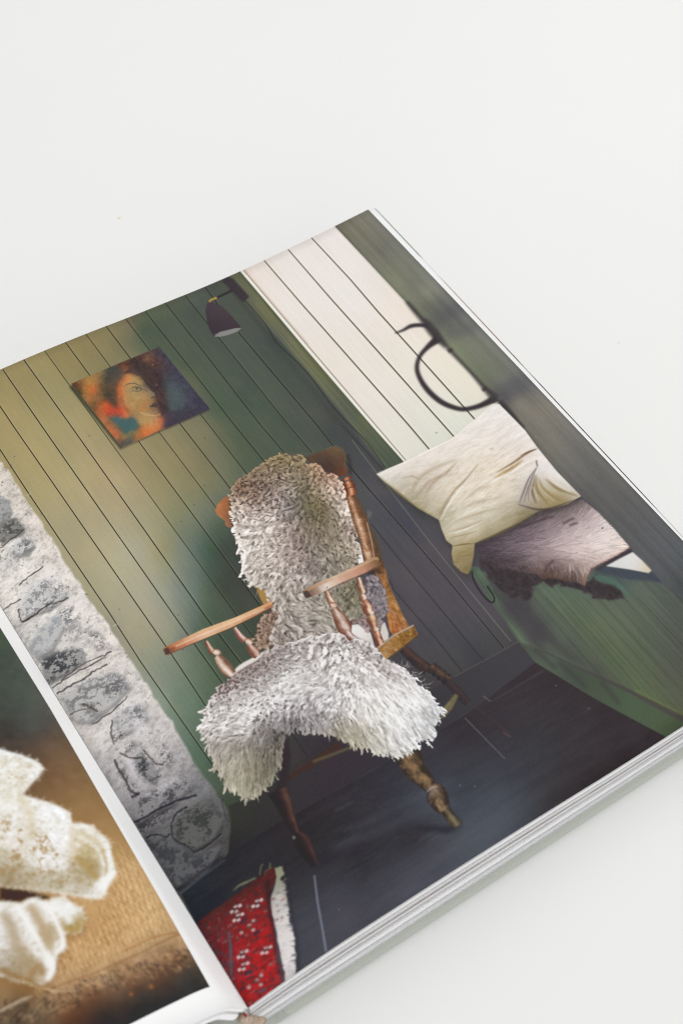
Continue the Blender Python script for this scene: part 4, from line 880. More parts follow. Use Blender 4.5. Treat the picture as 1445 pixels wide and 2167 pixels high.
    F = [
        (500, 1440, 158, 138, 134, 140, 6, 3, .95), (470, 1465, 166, 146, 142, 130, 6, 3.2, .9), (540, 1425, 150, 130, 124, 150, 7, 3.2, .95), (570, 1395, 164, 144, 138, 140, 8, 4, .9), (600, 1415, 206, 198, 196, 165, 10, 4, .55), (560, 1450, 212, 206, 204, 150, 11, 3.6, .5), (640, 1420, 216, 210, 210, 170, 12, 4, .45), (620, 1460, 224, 222, 222, 160, 14, 4, .4), (680, 1440, 220, 214, 214, 160, 14, 5, .5), (520, 1480, 222, 218, 216, 150, 12, 4, .5), (450, 1500, 204, 198, 194, 140, 10, 4.5, .7),
        (450, 1540, 222, 216, 212, 155, 16, 5.5, .65), (490, 1520, 226, 222, 220, 160, 15, 5.5, .6), (540, 1510, 226, 222, 220, 150, 14, 4.5, .55), (480, 1560, 218, 212, 206, 165, 20, 7, .65), (520, 1555, 208, 200, 196, 150, 18, 6, .7), (580, 1510, 204, 198, 200, 110, 12, 4.5, .75), (620, 1500, 206, 200, 202, 100, 12, 5, .8), (560, 1540, 156, 148, 150, 100, 14, 5, .85), (600, 1540, 148, 140, 144, 90, 14, 5, .9), (640, 1530, 166, 158, 162, 85, 15, 5, .85), (660, 1500, 188, 182, 184, 100, 13, 6, .8), (600, 1560, 110, 104, 100, 95, 16, 5, .85),
        (460, 1590, 196, 186, 172, 100, 26, 4, .5), (500, 1590, 172, 162, 146, 100, 26, 4, .6), (550, 1580, 140, 132, 120, 95, 24, 4, .7), (490, 1630, 188, 178, 154, 95, 32, 4, .5), (530, 1630, 174, 164, 134, 90, 34, 4, .5), (570, 1620, 140, 132, 110, 90, 30, 4, .6), (510, 1662, 190, 182, 154, 90, 22, 4, .45), (550, 1655, 164, 154, 128, 90, 24, 4, .5),
        (720, 1370, 204, 196, 194, 110, 10, 7, .8), (700, 1400, 220, 214, 212, 100, 12, 9, .75), (690, 1375, 204, 196, 192, 160, 13, 7, .8), (760, 1375, 196, 184, 182, 80, 9, 7, .8), (740, 1400, 222, 216, 214, 90, 12, 9, .75), (790, 1390, 192, 180, 178, 60, 9, 6, .75), (720, 1440, 224, 220, 218, 110, 13, 10, .75), (690, 1460, 224, 220, 220, 160, 22, 8, .7), (740, 1470, 226, 222, 222, 80, 14, 8, .7), (680, 1490, 206, 200, 200, 165, 20, 8, .75), (700, 1510, 196, 190, 192, 90, 13, 8, .8), (690, 1540, 188, 182, 178, 70, 18, 5, .75),
        (780, 1430, 222, 216, 214, 60, 20, 5, .6), (820, 1420, 208, 198, 196, 40, 14, 5, .6), (850, 1440, 222, 218, 218, 45, 26, 4.5, .5), (790, 1470, 236, 234, 232, 60, 32, 5, .5), (840, 1480, 238, 236, 236, 48, 34, 5, .45), (890, 1490, 232, 231, 232, 42, 30, 4.5, .45), (740, 1520, 214, 208, 200, 65, 30, 5, .6), (790, 1520, 230, 227, 222, 58, 34, 5, .5), (840, 1530, 238, 237, 236, 52, 36, 5, .45), (890, 1530, 226, 226, 228, 48, 30, 4.5, .5), (720, 1545, 178, 170, 146, 60, 28, 4, .6), (760, 1555, 190, 182, 156, 60, 30, 4, .6), (800, 1560, 216, 212, 200, 62, 32, 5, .5), (850, 1565, 228, 229, 230, 55, 28, 5, .5), (910, 1520, 206, 207, 212, 48, 22, 4, .5)]
    def toned(rows, k, sat):
        out = []
        for x, y, r, g, b, *rest in rows:
            m = (r + g + b) / 3
            q = k if m < 200 else k + (1 - k) * min(1, (m - 200) / 25) * .7
            out.append((x, y) + tuple((m + (v - m) * sat) * q + o for v, o in zip((r, g, b), (1, 0, -1))) + tuple(rest))
        return out
    S, F = toned([q[:2] + (q[2] + 3, q[3], q[4] - 2) + q[5:] for q in S], .86, .95), toned(F, .93, .62)
    p.poly(back, (96, 86, 80), 1.6)
    p.poly(seat, p.field([(480, 1450, 110, 92, 88), (560, 1450, 170, 160, 156), (640, 1450, 176, 168, 166), (460, 1530, 140, 130, 124), (600, 1540, 82, 74, 76), (500, 1620, 120, 110, 92), (560, 1640, 96, 88, 74), (720, 1420, 100, 90, 88), (800, 1480, 176, 172, 168), (880, 1500, 160, 160, 160), (740, 1550, 110, 100, 84), (850, 1560, 150, 148, 146)]), 2.0)
    fleece(p, [back], S, 4.3, 101)
    fleece(p, [seat], F, 4.4, 111)
    # creases of the skin
    for q, w, c, k in (([(640, 1000), (648, 1030), (636, 1062), (618, 1092), (600, 1104)], 9, (92, 84, 74), .4), ([(500, 1112), (540, 1114), (580, 1109), (614, 1098)], 6, (110, 94, 86), .38), ([(512, 1134), (548, 1138), (582, 1131)], 6, (120, 104, 96), .3), ([(640, 1020), (648, 1050), (650, 1080)], 10, (96, 92, 72), .35), ([(690, 1060), (700, 1110), (716, 1150)], 18, (120, 112, 92), .2), ([(620, 1120), (640, 1150), (664, 1190), (680, 1220)], 9, (108, 94, 92), .3),
                       ([(668, 1474), (700, 1464), (724, 1444)], 8, (104, 96, 98), .3), ([(560, 1530), (600, 1540), (650, 1538), (700, 1530)], 22, (104, 94, 98), .22), ([(450, 1574), (490, 1582), (540, 1574)], 10, (110, 100, 92), .35), ([(578, 1300), (590, 1340), (600, 1375)], 8, (92, 80, 74), .35)):
        p.line(q, w, c, w * .4, k, True)
    p.line([(566, 1374), (548, 1396), (524, 1410), (505, 1424)], 3, (84, 72, 70), 1.2, .5, True)
    p.line([(718, 1340), (735, 1348), (750, 1346)], 4, (210, 198, 192), .8, .8)
    # fine hairs at the rims
    for x, y, a, n in ((870, 1428, -.5, 16), (895, 1450, -.4, 10), (850, 1410, -.7, 10), (530, 1225, 1.9, 14), (572, 1252, 2.2, 8)):
        for i in range(n):
            q = np.array([x + rng.normal(0, 8), y + rng.normal(0, 5)])
            b = a + rng.normal(0, .5)
            p.line([q, q + np.array([math.cos(b), math.sin(b)]) * rng.uniform(6, 14)], [1.4, .5], (206, 206, 202), .4, .6)
    p.line([(777, 1082), (783, 1086), (778, 1096)], 7, (120, 118, 116), 2.4, .6)

    # --- right post, front face
    p.lathe([(741, 1044, 10), (752, 1075, 13), (765, 1110, 15), (776, 1145, 15), (786, 1186, 15)], (104, 70, 46), (158, 96, 56), (214, 176, 142), hi=.3, soft=.7, rough=.5)
    p.lathe([(736, 1018, 9), (742, 1034, 11), (745, 1048, 11)], (110, 54, 34), (176, 92, 52), (228, 176, 136), hi=.1, soft=.6, rough=.3)
    p.line([(790, 1128), (799, 1158), (806, 1180)], 7, (88, 70, 52), 1.4, .8)
    p.line([(776, 1105), (786, 1145), (792, 1182)], 2.6, (214, 190, 164), .8, .6)
    for y, r in ((1013, 11), (1024, 11), (1030, 12.5)):
        x = 733 + (y - 1010) * .36
        p.lathe([(x - 1.4, y - 3, r - 1.5), (x, y, r), (x + 1.4, y + 3, r - 1.5)], (104, 50, 32), (164, 84, 48), (222, 150, 104), hi=.1, soft=.5, rough=.3)
    p.line([(726, 1036), (748, 1030)], 1.6, (92, 44, 28), .6, .8)
    # spindles
    red, mid, lit = (124, 70, 52), (190, 142, 112), (234, 214, 198)
    p.lathe([(690, 1250, 5), (698, 1268, 7), (706, 1282, 8.5)], red, mid, lit, rough=.35)
    p.lathe([(703, 1286, 9), (705, 1285, 11), (708, 1288, 9)], red, mid, lit)
    p.lathe([(706, 1287, 7), (714, 1300, 11), (724, 1318, 15.5), (731, 1331, 15), (736, 1340, 8)], red, (174, 130, 108), (218, 198, 184), hi=-.1, rough=.4)
    p.lathe([(734, 1338, 7), (740, 1346, 8), (746, 1352, 8)], red, (190, 160, 154), lit, rough=.3)
    p.lathe([(758, 1222, 4), (763, 1240, 7), (768, 1256, 8)], red, mid, lit, rough=.35)
    p.lathe([(766, 1258, 6), (768, 1264, 9.5), (771, 1270, 7)], red, (198, 162, 136), lit)
    p.lathe([(771, 1270, 6), (776, 1284, 11), (779, 1292, 11), (782, 1298, 8)], red, (186, 112, 82), (236, 210, 184), rough=.6)
    p.lathe([(781, 1296, 9), (783, 1299, 10), (784, 1302, 8)], red, (198, 162, 136), lit)
    p.lathe([(784, 1302, 8), (786, 1310, 11.5), (790, 1322, 8), (793, 1330, 5)], red, (206, 156, 110), (238, 212, 170), rough=.5)
    p.lathe([(792, 1329, 6), (794, 1333, 10), (796, 1337, 7)], red, (206, 166, 136), lit)
    p.lathe([(796, 1336, 7), (801, 1354, 8), (806, 1370, 8)], (120, 58, 40), (186, 112, 78), (230, 190, 160), rough=.6)
    p.lathe([(436, 1357, 4.5), (446, 1374, 6.5), (452, 1382, 8)], red, mid, lit, rough=.35)
    p.lathe([(455, 1386, 8), (458, 1384, 11), (462, 1390, 8)], red, mid, lit)
    p.lathe([(459, 1388, 8), (470, 1402, 12.5), (480, 1416, 14), (492, 1428, 10)], (124, 84, 66), (196, 158, 128), (236, 220, 206), hi=.2, rough=.3)
    p.lathe([(496, 1328, 4), (508, 1346, 7), (518, 1356, 8)], (136, 70, 56), (194, 144, 120), (232, 206, 202), rough=.3)
    p.lathe([(521, 1362, 8), (525, 1361, 11), (529, 1366, 8)], red, mid, lit)
    p.lathe([(527, 1366, 7), (538, 1380, 11), (545, 1390, 7)], (130, 72, 58), (188, 140, 118), (226, 196, 186), rough=.3)
    # seat frame end
    p.poly([(799, 1372), (832, 1346), (875, 1323), (885, 1343), (850, 1371), (817, 1396)], p.field([(812, 1384, 160, 122, 80), (840, 1362, 150, 110, 62), (860, 1340, 140, 104, 58), (880, 1338, 122, 88, 54)]) + (blot * 26)[..., None], .7)
    p.line([(799, 1371), (832, 1345), (875, 1323)], 3.5, (186, 172, 156), .8, .8)
    p.line([(817, 1397), (850, 1372), (886, 1344)], 2, (90, 66, 44), .8, .7)
    p.line([(866, 1344), (872, 1338)], 4, (190, 168, 70), 1, .5)
    # arms
    def arm(top, low, cap, tc, lc, cc):
        p.poly(top + low[::-1], p.field(lc) + wood[..., None] * .7, .6)
        p.poly(top + [((a[0] + b[0] * .0) + dx, a[1] + dy) for a, b, dx, dy in [(q, q, 2, 6) for q in top[::-1]]], p.field(tc) + wood[..., None] * .7, .7)
        p.poly(cap, cc, .9, .9)
    arm([(346, 1374), (352, 1369), (429, 1332), (500, 1306), (560, 1279), (576, 1271)], [(351, 1386), (362, 1382), (400, 1365), (486, 1330), (538, 1305), (577, 1284)],
        [(346, 1374), (357, 1369), (361, 1382), (351, 1386)], [(360, 1370, 176, 104, 70), (400, 1350, 212, 170, 132), (500, 1308, 226, 188, 146), (570, 1277, 202, 152, 112)],
        [(356, 1380, 130, 76, 54), (385, 1370, 186, 116, 84), (430, 1352, 218, 180, 150), (500, 1324, 210, 164, 124), (570, 1284, 170, 112, 84)], (74, 62, 60))
    p.line([(372, 1368), (430, 1342), (500, 1314), (560, 1288)], 3.5, (240, 218, 194), 1.0, .6)
    p.line([(354, 1386), (400, 1366), (486, 1331), (540, 1305), (577, 1285)], 2, (96, 66, 52), .8, .7)
    arm([(640, 1251), (667, 1236), (709, 1218), (759, 1195), (790, 1179), (800, 1179)], [(647, 1266), (662, 1262), (689, 1250), (724, 1233), (772, 1213), (803, 1198)],
        [(640, 1252), (650, 1249), (660, 1262), (647, 1266)], [(650, 1246, 168, 132, 102), (700, 1224, 206, 178, 156), (760, 1200, 196, 158, 130), (795, 1184, 156, 126, 92)],
        [(650, 1258, 110, 84, 70), (672, 1256, 170, 142, 126), (686, 1248, 232, 222, 214), (710, 1236, 206, 172, 150), (770, 1210, 186, 132, 108), (800, 1194, 112, 88, 60)], (72, 60, 56))
    p.line([(803, 1198), (772, 1214), (724, 1234), (692, 1250)], 3, (96, 74, 66), 1.2, .6)
    p.line([(691, 1243), (693, 1243)], 3.5, (84, 70, 60), .6, .9)
    p.line([(780, 1216), (796, 1206), (806, 1214)], 9, (58, 46, 40), 2.4, .8)


def combed(h, w, ang, reach, cell, seed):
    """Noise drawn out along a direction field (radians), as fibres lie; unit spread."""
    nz = fbm(h, w, cell, cell, seed, 3, .7)
    dx, dy = np.cos(ang), np.sin(ang)
    yy, xx = np.mgrid[0:h, 0:w].astype(np.float32)
    acc, wsum = nz.copy(), np.ones((h, w), np.float32)
    for s in (1, -1):
        x, y = xx.copy(), yy.copy()
        for k in range(1, 15):
            ix, iy = np.clip(x, 0, w - 1).astype(int), np.clip(y, 0, h - 1).astype(int)
            x += s * dx[iy, ix]
            y += s * dy[iy, ix]
            ix, iy = np.clip(x, 0, w - 1).astype(int), np.clip(y, 0, h - 1).astype(int)
            g = np.clip(reach - k, 0, 1)
            acc += nz[iy, ix] * g
            wsum += g
    acc /= np.sqrt(wsum)
    return (acc - acc.mean()) / (acc.std() + 1e-6)


def fleece(p, polys, S, cell, seed, k=1.0):
    """Wool over a polygon: a relief of locks following sampled colour, flow, length, width and depth, with combed fibres, lit from the left."""
    r = np.random.default_rng(seed)
    s = np.array(S, float)
    clump = fbm(400, 400, 7, 7, seed % 10 + 7, 4, .8)
    big = fbm(400, 400, 20, 20, seed % 10 + 8, 3, .6)
    rich = len(S) > 6
    if rich:
        base = p.field([q[:5] + (q[8] * 100, math.cos(math.radians(q[5])) * 100, math.sin(math.radians(q[5])) * 100, q[6]) for q in S], 8)
    for poly in polys:
        P = scatter(poly, cell, seed)
        if not len(P):
            continue
        V = pull(S, P)
        d = np.hypot(P[:, None, 0] - s[None, :, 0], P[:, None, 1] - s[None, :, 1]) + 6
        w = 1 / d ** 3
        a = np.radians(s[:, 5])
        I = np.clip(((P - [420, 940]) / 1.9).astype(int), 0, 399)
        cl, bg = clump[I[:, 1], I[:, 0]], big[I[:, 1], I[:, 0]]
        free = np.clip(14 / V[:, 4], .35, 1.3)
        ang = np.arctan2(w @ np.sin(a), w @ np.cos(a)) + (r.normal(0, .38, len(P)) + bg * 1.5) * free
        ln, wd = V[:, 4] * r.uniform(.7, 1.5, len(P)), V[:, 5] * r.uniform(.7, 1.5, len(P))
        lift = r.normal(0, .45, len(P)) + cl * 1.5
        tip = P + np.stack([np.cos(ang), np.sin(ang)], 1) * (ln * .8)[:, None]
        out = ~inside(poly, tip)
        ln = np.where(out, np.maximum(ln * r.uniform(.4, 1.0, len(P)), 3), ln)
        sl, B = p.relief(P, ang, ln, wd, r.normal(0, .5, len(P)) * free, lift)
        al = (B > -500).astype(np.float32)
        B = np.where(B < -500, B[B > -500].min() if (B > -500).any() else 0, B)
        n = B.shape
        wy, wx = np.mgrid[0:n[0], 0:n[1]]
        gx, gy = fbm(n[0], n[1], 10, 10, seed + 3, 3, .7) * 4.2, fbm(n[0], n[1], 10, 10, seed + 4, 3, .7) * 4.2
        ii = (np.clip(wy + gy, 0, n[0] - 1).astype(int), np.clip(wx + gx, 0, n[1] - 1).astype(int))
        B, al = blur(B[ii], 1.25), blur(al[ii], 1.4)
        if rich:
            C = base[sl][..., :3]
            dep = np.clip(base[sl][..., 3] / 100, .2, 1)
            L = base[sl][..., 6]
            # texel rows run up the page, photo rows down: mirror the flow
            th = np.arctan2(base[sl][..., 5], base[sl][..., 4])
            e0 = p.tex([(700, 1300), (720, 1300), (700, 1320)])
            ex, ey = e0[1] - e0[0], e0[2] - e0[0]
            fx, fy = np.cos(th) * ex[0] + np.sin(th) * ey[0], np.cos(th) * ex[1] + np.sin(th) * ey[1]
            th = np.arctan2(fy, fx) + fbm(n[0], n[1], 12, 12, seed + 5, 3, .6) * np.clip(26 / L, .5, 2.6)
            fib = combed(n[0], n[1], th, np.clip(L * .55, 3.5, 14), 3.2, seed + 6)
            fin = combed(n[0], n[1], th + .25, np.clip(L * .4, 2.5, 10), 1.8, seed + 7)
        else:
            C = np.array(V[:, :3].mean(0), np.float32) + np.zeros(n + (3,), np.float32)
            dep = float(V[:, 6].mean())
            fib = fin = np.zeros(n, np.float32)
        gap = np.clip((B - blur(B, 2.2)) / 1.7, -1.6, 1)
        hol = np.clip((B - blur(B, 7)) / 4.5, -1.4, 1)
        g0, g1 = np.gradient(blur(B, 1.2))
        lit = np.clip((-g0 * .8 - g1 * .7) / 1.3, -1, 1)
        lw = np.clip((L - 11) / 14, 0, 1) if rich else 0.0
        tex_ = (.125 - .03 * lw) * gap + (.28 - .07 * lw) * hol + .12 * lit + (.10 + .02 * lw) * fib - .06 * np.clip(-fib - .9, 0, 1.5) + (.03 + .03 * lw) * fin
        lum = .965 + dep * 1.05 * tex_ + .14 * fbm(n[0], n[1], 40, 30, seed + 9, 4, .75)
        lum = np.clip(lum, .34, 1.28)[..., None]
        col = C * np.concatenate([lum ** .97, lum ** 1.03, lum ** 1.06], 2)
        col = blur(np.where(col > 232, 232 + (col - 232) * .35, col), .55)
        if rich:
            al = np.clip((al + fib * .16 - .5) / .5 + .5, 0, 1) * (al > .04)
        al = blur(al, .5)
        p.img[sl] = p.img[sl] * (1 - al[..., None]) + col * al[..., None]


def rug(p, rng):
    H, W = p.h, p.w
    R = p.field([(422, 1945, 122, 42, 44), (470, 1910, 110, 40, 42), (520, 1870, 96, 38, 38), (570, 1835, 84, 40, 38), (480, 1940, 160, 38, 42), (540, 1900, 150, 40, 42), (566, 1880, 140, 44, 44), (500, 2000, 176, 40, 46), (560, 1960, 186, 42, 46), (540, 2040, 196, 40, 46), (560, 2060, 196, 44, 50), (450, 1990, 136, 50, 56), (480, 2040, 132, 54, 62), (530, 2120, 186, 36, 42), (580, 2060, 186, 46, 52), (520, 2080, 186, 42, 48), (600, 2060, 150, 60, 60)])
    R = R * np.array([.93, .95, .95], np.float32) + (fbm(H, W, 8, 8, 121, 4) * 22)[..., None] + (fbm(H, W, 40, 6, 122, 3) * 16)[..., None] * np.array([1, .4, .4], np.float32)
    rg = [(418, 1956), (424, 1948), (470, 1916), (520, 1880), (570, 1840), (580, 1836), (584, 1858), (572, 1884), (570, 1910), (574, 1930), (579, 1970), (584, 2000), (590, 2040), (596, 2060), (600, 2082), (530, 2134), (500, 2100), (460, 2030)]
    # fringe
    fr = [(584, 1838), (598, 1834), (602, 1850), (592, 1860), (606, 1872), (604, 1890), (608, 1908), (612, 1930), (613, 1950), (620, 1970), (624, 1990), (625, 2020), (625, 2066), (604, 2086), (600, 2050), (590, 2000), (582, 1960), (576, 1930), (572, 1905), (582, 1870)]
    dn = []
    for a, b in zip(fr, fr[1:] + fr[:1]):
        for s in (0, .25, .5, .75):
            dn.append(np.array(a) * (1 - s) + np.array(b) * s + rng.normal(0, 1.2, 2))
    p.poly([(x + 7, y + 2) for x, y in dn], (48, 46, 52), 3, .6)
    p.poly(dn, p.field([(592, 1842, 140, 142, 116), (598, 1876, 150, 152, 138), (592, 1900, 168, 164, 158), (600, 1930, 206, 200, 198), (604, 1980, 218, 212, 210), (612, 2030, 222, 216, 216), (610, 2080, 206, 200, 200), (588, 1960, 204, 198, 196)]), 1.0)
    for i in range(150):
        y = rng.uniform(1880, 2080)
        x = np.interp(y, [1880, 1950, 2000, 2080], [586, 592, 600, 610]) + rng.uniform(-8, 12)
        p.line([(x, y), (x + rng.uniform(6, 14), y - rng.uniform(-2, 10))], rng.uniform(.8, 2), (168, 162, 160) if rng.random() < .5 else (238, 234, 232), .6, rng.uniform(.15, .5))
    for i in range(26):
        y = rng.uniform(1868, 2075)
        x = np.interp(y, [1838, 1908, 1970, 2066], [602, 609, 621, 627]) + 2
        p.line([(x, y), (x - rng.uniform(5, 16), y + rng.uniform(-3, 6))], [rng.uniform(2, 5), .6], (84, 82, 92), .7, rng.uniform(.4, .9))
    for q in ([(550, 1852), (552, 1836), (556, 1828)], [(560, 1846), (570, 1838), (572, 1826)], [(494, 1884), (510, 1872), (524, 1866)], [(500, 1878), (512, 1870), (540, 1858)], [(510, 1874), (530, 1864), (542, 1858)], [(596, 1868), (606, 1858)], [(560, 1850), (576, 1836)]):
        p.line(q, 2.2, (124, 126, 98), .8, .8, True)
    p.poly(rg, R, 1.0)
    nav, ivory = (66, 56, 66), (206, 201, 196)
    clip_, before = p.mask(rg, 1.0), p.img.copy()
    rr = np.random.default_rng(77)
    for v in np.arange(1860, 2150, 11):
        for u in np.arange(410, 610, 10):
            q = np.array([u, v - (u - 500) * .66]) + rr.normal(0, 1.6, 2)
            left = q[0] < 484 + (q[1] - 1970) * .05
            z = rr.random()
            if left:
                cc, kk = ((84, 74, 82), .75) if z < .45 else ((112, 62, 66), .7) if z < .75 else ((150, 136, 138), .4)
            else:
                cc, kk = ((104, 58, 58), .7) if z < .4 else ((74, 58, 64), .7) if z < .58 else ((142, 108, 100), .55) if z < .72 else ((198, 40, 48), .4)
            if z > (.96 if left else .84):
                continue
            e = np.array([.83, -.55]) if rr.random() < .7 else np.array([.22, .97])
            p.line([q, q + e * rr.uniform(5, 15)], rr.uniform(2.6, 5.4), cc, .8, min(kk + .22, .95))
    deep = p.field([(424, 1946, 70, 0, 0), (500, 1900, 60, 0, 0), (570, 1845, 75, 0, 0), (480, 1960, 35, 0, 0), (540, 1930, 22, 0, 0), (520, 2020, 8, 0, 0), (560, 2090, 6, 0, 0), (450, 2010, 34, 0, 0)])[..., :1] / 100
    inner = p.img * (1 - deep) + np.array([74, 48, 46], np.float32) * deep
    p.img = before
    p.put(clip_, inner)
    p.line([(484, 1972), (488, 2000), (490, 2040), (490, 2066)], [7, 8, 8, 8], (80, 76, 84), 1.2, .8)
    p.line([(484, 1972), (488, 2000), (490, 2066)], 2, (150, 140, 142), .8, .35)
    p.line([(566, 1862), (568, 1890), (570, 1930), (578, 1970), (582, 2010), (592, 2060)], [10, 12, 6, 4, 4, 5], (58, 44, 48), 1.2, .8)
    p.poly([(424, 1950), (520, 1880), (570, 1842), (566, 1858), (500, 1908), (440, 1950)], (80, 50, 44), 3, .5)
    for x, y, dk in ((498, 1924, 0), (543, 1912, 0), (503, 1942, 0), (527, 1962, 1), (512, 2020, 0), (562, 2011, 0), (514, 2046, 0), (543, 2078, 1)):
        for dx, dy in ((-7, 6), (2, 4.5), (1, -5), (10, -7.5)):
            dx, dy = (dx, dy) if not dk else ((0, 9, 1, 10)[[-7, 2, 1, 10].index(dx)] - (16 if dx == -7 else 0), (12, 6, -4, -14)[[-7, 2, 1, 10].index(dx)])
            q = np.array([x + dx, y + dy])
            p.line([q - [3.4, -2.1], q + [3.4, -2.1]], 6.4, ivory if not dk else (172, 166, 162), .8, .92)
        p.line([(x - 3, y + 2), (x + 5, y - 3)], 4.5, nav if not dk else (96, 74, 74), .9, .9)
        p.line([(x - 2, y - 12), (x + 1, y - 6)], 3, (76, 52, 56), 1, .6)
    for x, y in ((515, 1950), (543, 1974), (525, 2058), (557, 2096)):
        p.line([(x - 7, y + 5), (x + 7, y - 5)], 6.5, nav if y < 2090 else (88, 82, 92), .9, .92)
    for i in range(170):
        q = np.array([rng.uniform(430, 596), rng.uniform(1880, 2120)])
        if q[1] > 2134 - (q[0] - 530) * .72 or q[1] < 1956 - (q[0] - 418) * .74 + 8 or q[1] > 1956 + (q[0] - 418) * 1.6:
            continue
        a = rng.choice([-.62, 1.4, -.62])
        dark = rng.random() < .7
        left = q[0] < 482
        p.line([q, q + np.array([math.cos(a), math.sin(a)]) * rng.uniform(4, 12)], rng.uniform(1.4, 3.2), ((86, 62, 68) if left else (110, 56, 56)) if dark else (206, 44, 50), .9, rng.uniform(.3, .75))
    p.poly([(584, 2010), (592, 2020), (594, 2036), (584, 2040)], (92, 72, 74), 1.6, .7)
    p.poly([(592, 2044), (600, 2056), (601, 2078), (592, 2068)], (84, 66, 70), 1.6, .7)


# ------------------------------------------------------------------ the left-hand picture: wool in a basket, much out of focus
def paint_wool():
    p = Print(-72.0, 0.0, z_left, 8.0, .95)
    H, W = p.h, p.w
    rng = np.random.default_rng(13)
    base = p.field([(0, 1330, 70, 84, 66), (20, 1400, 66, 76, 66), (40, 1480, 70, 78, 70), (80, 1480, 84, 88, 80), (60, 1540, 70, 70, 66), (100, 1545, 78, 72, 66), (20, 1560, 62, 56, 50), (104, 1570, 98, 78, 62), (130, 1600, 114, 86, 60), (110, 1640, 116, 84, 54), (150, 1660, 130, 98, 62), (190, 1700, 148, 112, 68), (170, 1720, 150, 112, 66), (220, 1750, 160, 122, 74), (259, 1785, 176, 136, 84), (240, 1800, 176, 138, 82),
                    (280, 1835, 200, 160, 106), (260, 1870, 198, 156, 102), (311, 1909, 204, 164, 110), (250, 1940, 196, 152, 98), (330, 1960, 200, 160, 108), (200, 1990, 194, 150, 96), (280, 2000, 196, 154, 102), (160, 2040, 196, 154, 102), (220, 2040, 192, 152, 102), (340, 2000, 170, 136, 94), (390, 2005, 168, 134, 96), (300, 2035, 168, 134, 98), (120, 2080, 180, 142, 98), (220, 2070, 160, 128, 94), (60, 2090, 140, 98, 56),
                    (380, 2034, 112, 74, 50), (330, 2058, 116, 76, 52), (277, 2082, 116, 76, 50), (200, 2110, 112, 72, 48), (140, 2150, 106, 66, 42), (160, 2120, 120, 84, 58), (100, 2130, 132, 106, 76), (60, 2150, 110, 92, 70), (30, 2130, 90, 72, 54), (10, 2110, 150, 116, 76), (400, 2060, 62, 56, 50), (380, 2085, 58, 53, 49), (300, 2110, 54, 49, 45), (220, 2150, 50, 44, 40), (440, 2086, 58, 54, 50), (260, 2165, 48, 42, 38)], step=6)
    gm_ = base.mean(2, keepdims=True)
    p.img = gm_ + (base - gm_) * .86 + 3 + (fbm(H, W, 20, 20, 201, 4) * 7)[..., None]
    # burlap weave
    PX, PY = p.photo_grid()
    wob = fbm(H, W, 26, 26, 231, 3) * 2.2
    rib = np.sin((PX * .93 - PY * .36) / 10.5 * 6.283 + wob * 1.6) * (.6 + .6 * np.sin((PX * .36 + PY * .93) / 13.0 * 6.283 + wob * 2))
    m_ = p.mask([(250, 1770), (300, 1850), (372, 1966), (300, 2010), (90, 2098), (120, 2020), (200, 1960), (250, 1860)], 14)
    p.img[m_[0]] += (m_[1] * rib[m_[0]])[..., None] * np.array([17, 19, 19], np.float32)
    p.img[m_[0]] += (m_[1] * (fbm(H, W, 6, 10, 233, 3, .7)[m_[0]]))[..., None] * np.array([26, 28, 28], np.float32)
    fine_ = np.sin((PX * .8 + PY * .6) / 6.0 * 6.283 + wob) * np.sin((PX * .5 - PY * .86) / 6.0 * 6.283 + wob)
    m_ = p.mask([(398, 1990), (404, 2016), (300, 2058), (190, 2108), (90, 2167), (0, 2180), (0, 2140), (90, 2104), (220, 2050)], 6)
    p.img[m_[0]] += (m_[1] * (fine_ * .7 + 1.3 * fbm(H, W, 16, 12, 232, 4, .7))[m_[0]])[..., None] * np.array([38, 34, 28], np.float32)
    for i in range(900):
        x = rng.uniform(60, 400)
        y = rng.uniform(1760, 2110)
        if not (y < 2012 + (398 - x) * .33 + 30 and y > 1780 + abs(x - 260) * .55 and y > 1780):
            continue
        light = rng.random() < .5
        p.line([(x, y), (x + rng.uniform(1, 5), y + rng.uniform(5, 12))], rng.uniform(2, 4), (222, 184, 130) if light else (150, 112, 70), 1.4, rng.uniform(.15, .4))
    for i in range(420):
        t = rng.random()
        x = 398 * t + 90 * (1 - t)
        y = 2012 * t + 2108 * (1 - t) + rng.uniform(-14, 30)
        p.line([(x, y), (x + rng.uniform(3, 9), y + rng.uniform(3, 7))], rng.uniform(2, 4), (70, 58, 48) if rng.random() < .6 else (190, 152, 110), 1.2, rng.uniform(.2, .6))
    for i in range(260):
        x, y = rng.uniform(0, 170), rng.uniform(2118, 2167)
        if y > 2167 - (x - 90) * .45 if x > 90 else False:
            continue
        p.line([(x, y), (x + 6, y - 4)], 3, (54, 46, 40) if rng.random() < .55 else (168, 132, 96), 1.3, .45)
    p.line([(90, 2100), (200, 2060), (300, 2016), (400, 1976)], 2.6, (124, 84, 48), 1.4, .6)
    p.line([(262, 2014), (320, 1986), (378, 1974)], 3, (150, 100, 50), 1.4, .6)
    for q in ([(0, 2064), (50, 2080), (110, 2096), (160, 2098)], [(20, 2072), (70, 2078), (120, 2104)], [(0, 2140), (40, 2118), (70, 2108)]):
        p.line(q, 3.4, (206, 178, 140), 1.4, .7, True)
    p.line([(0, 2142), (60, 2112)], 4, (196, 186, 170), 2, .7)
    for q, r in (((320, 2088), 9), ((278, 2104), 7)):
        p.line([(q[0] - 3, q[1] + 2), (q[0] + 3, q[1] - 2)], r, (176, 112, 56), 2.4, .8)
    # wool
    w1 = [(-20, 1575), (0, 1585), (45, 1597), (80, 1611), (94, 1626), (80, 1646), (50, 1680), (0, 1700), (-20, 1700)]
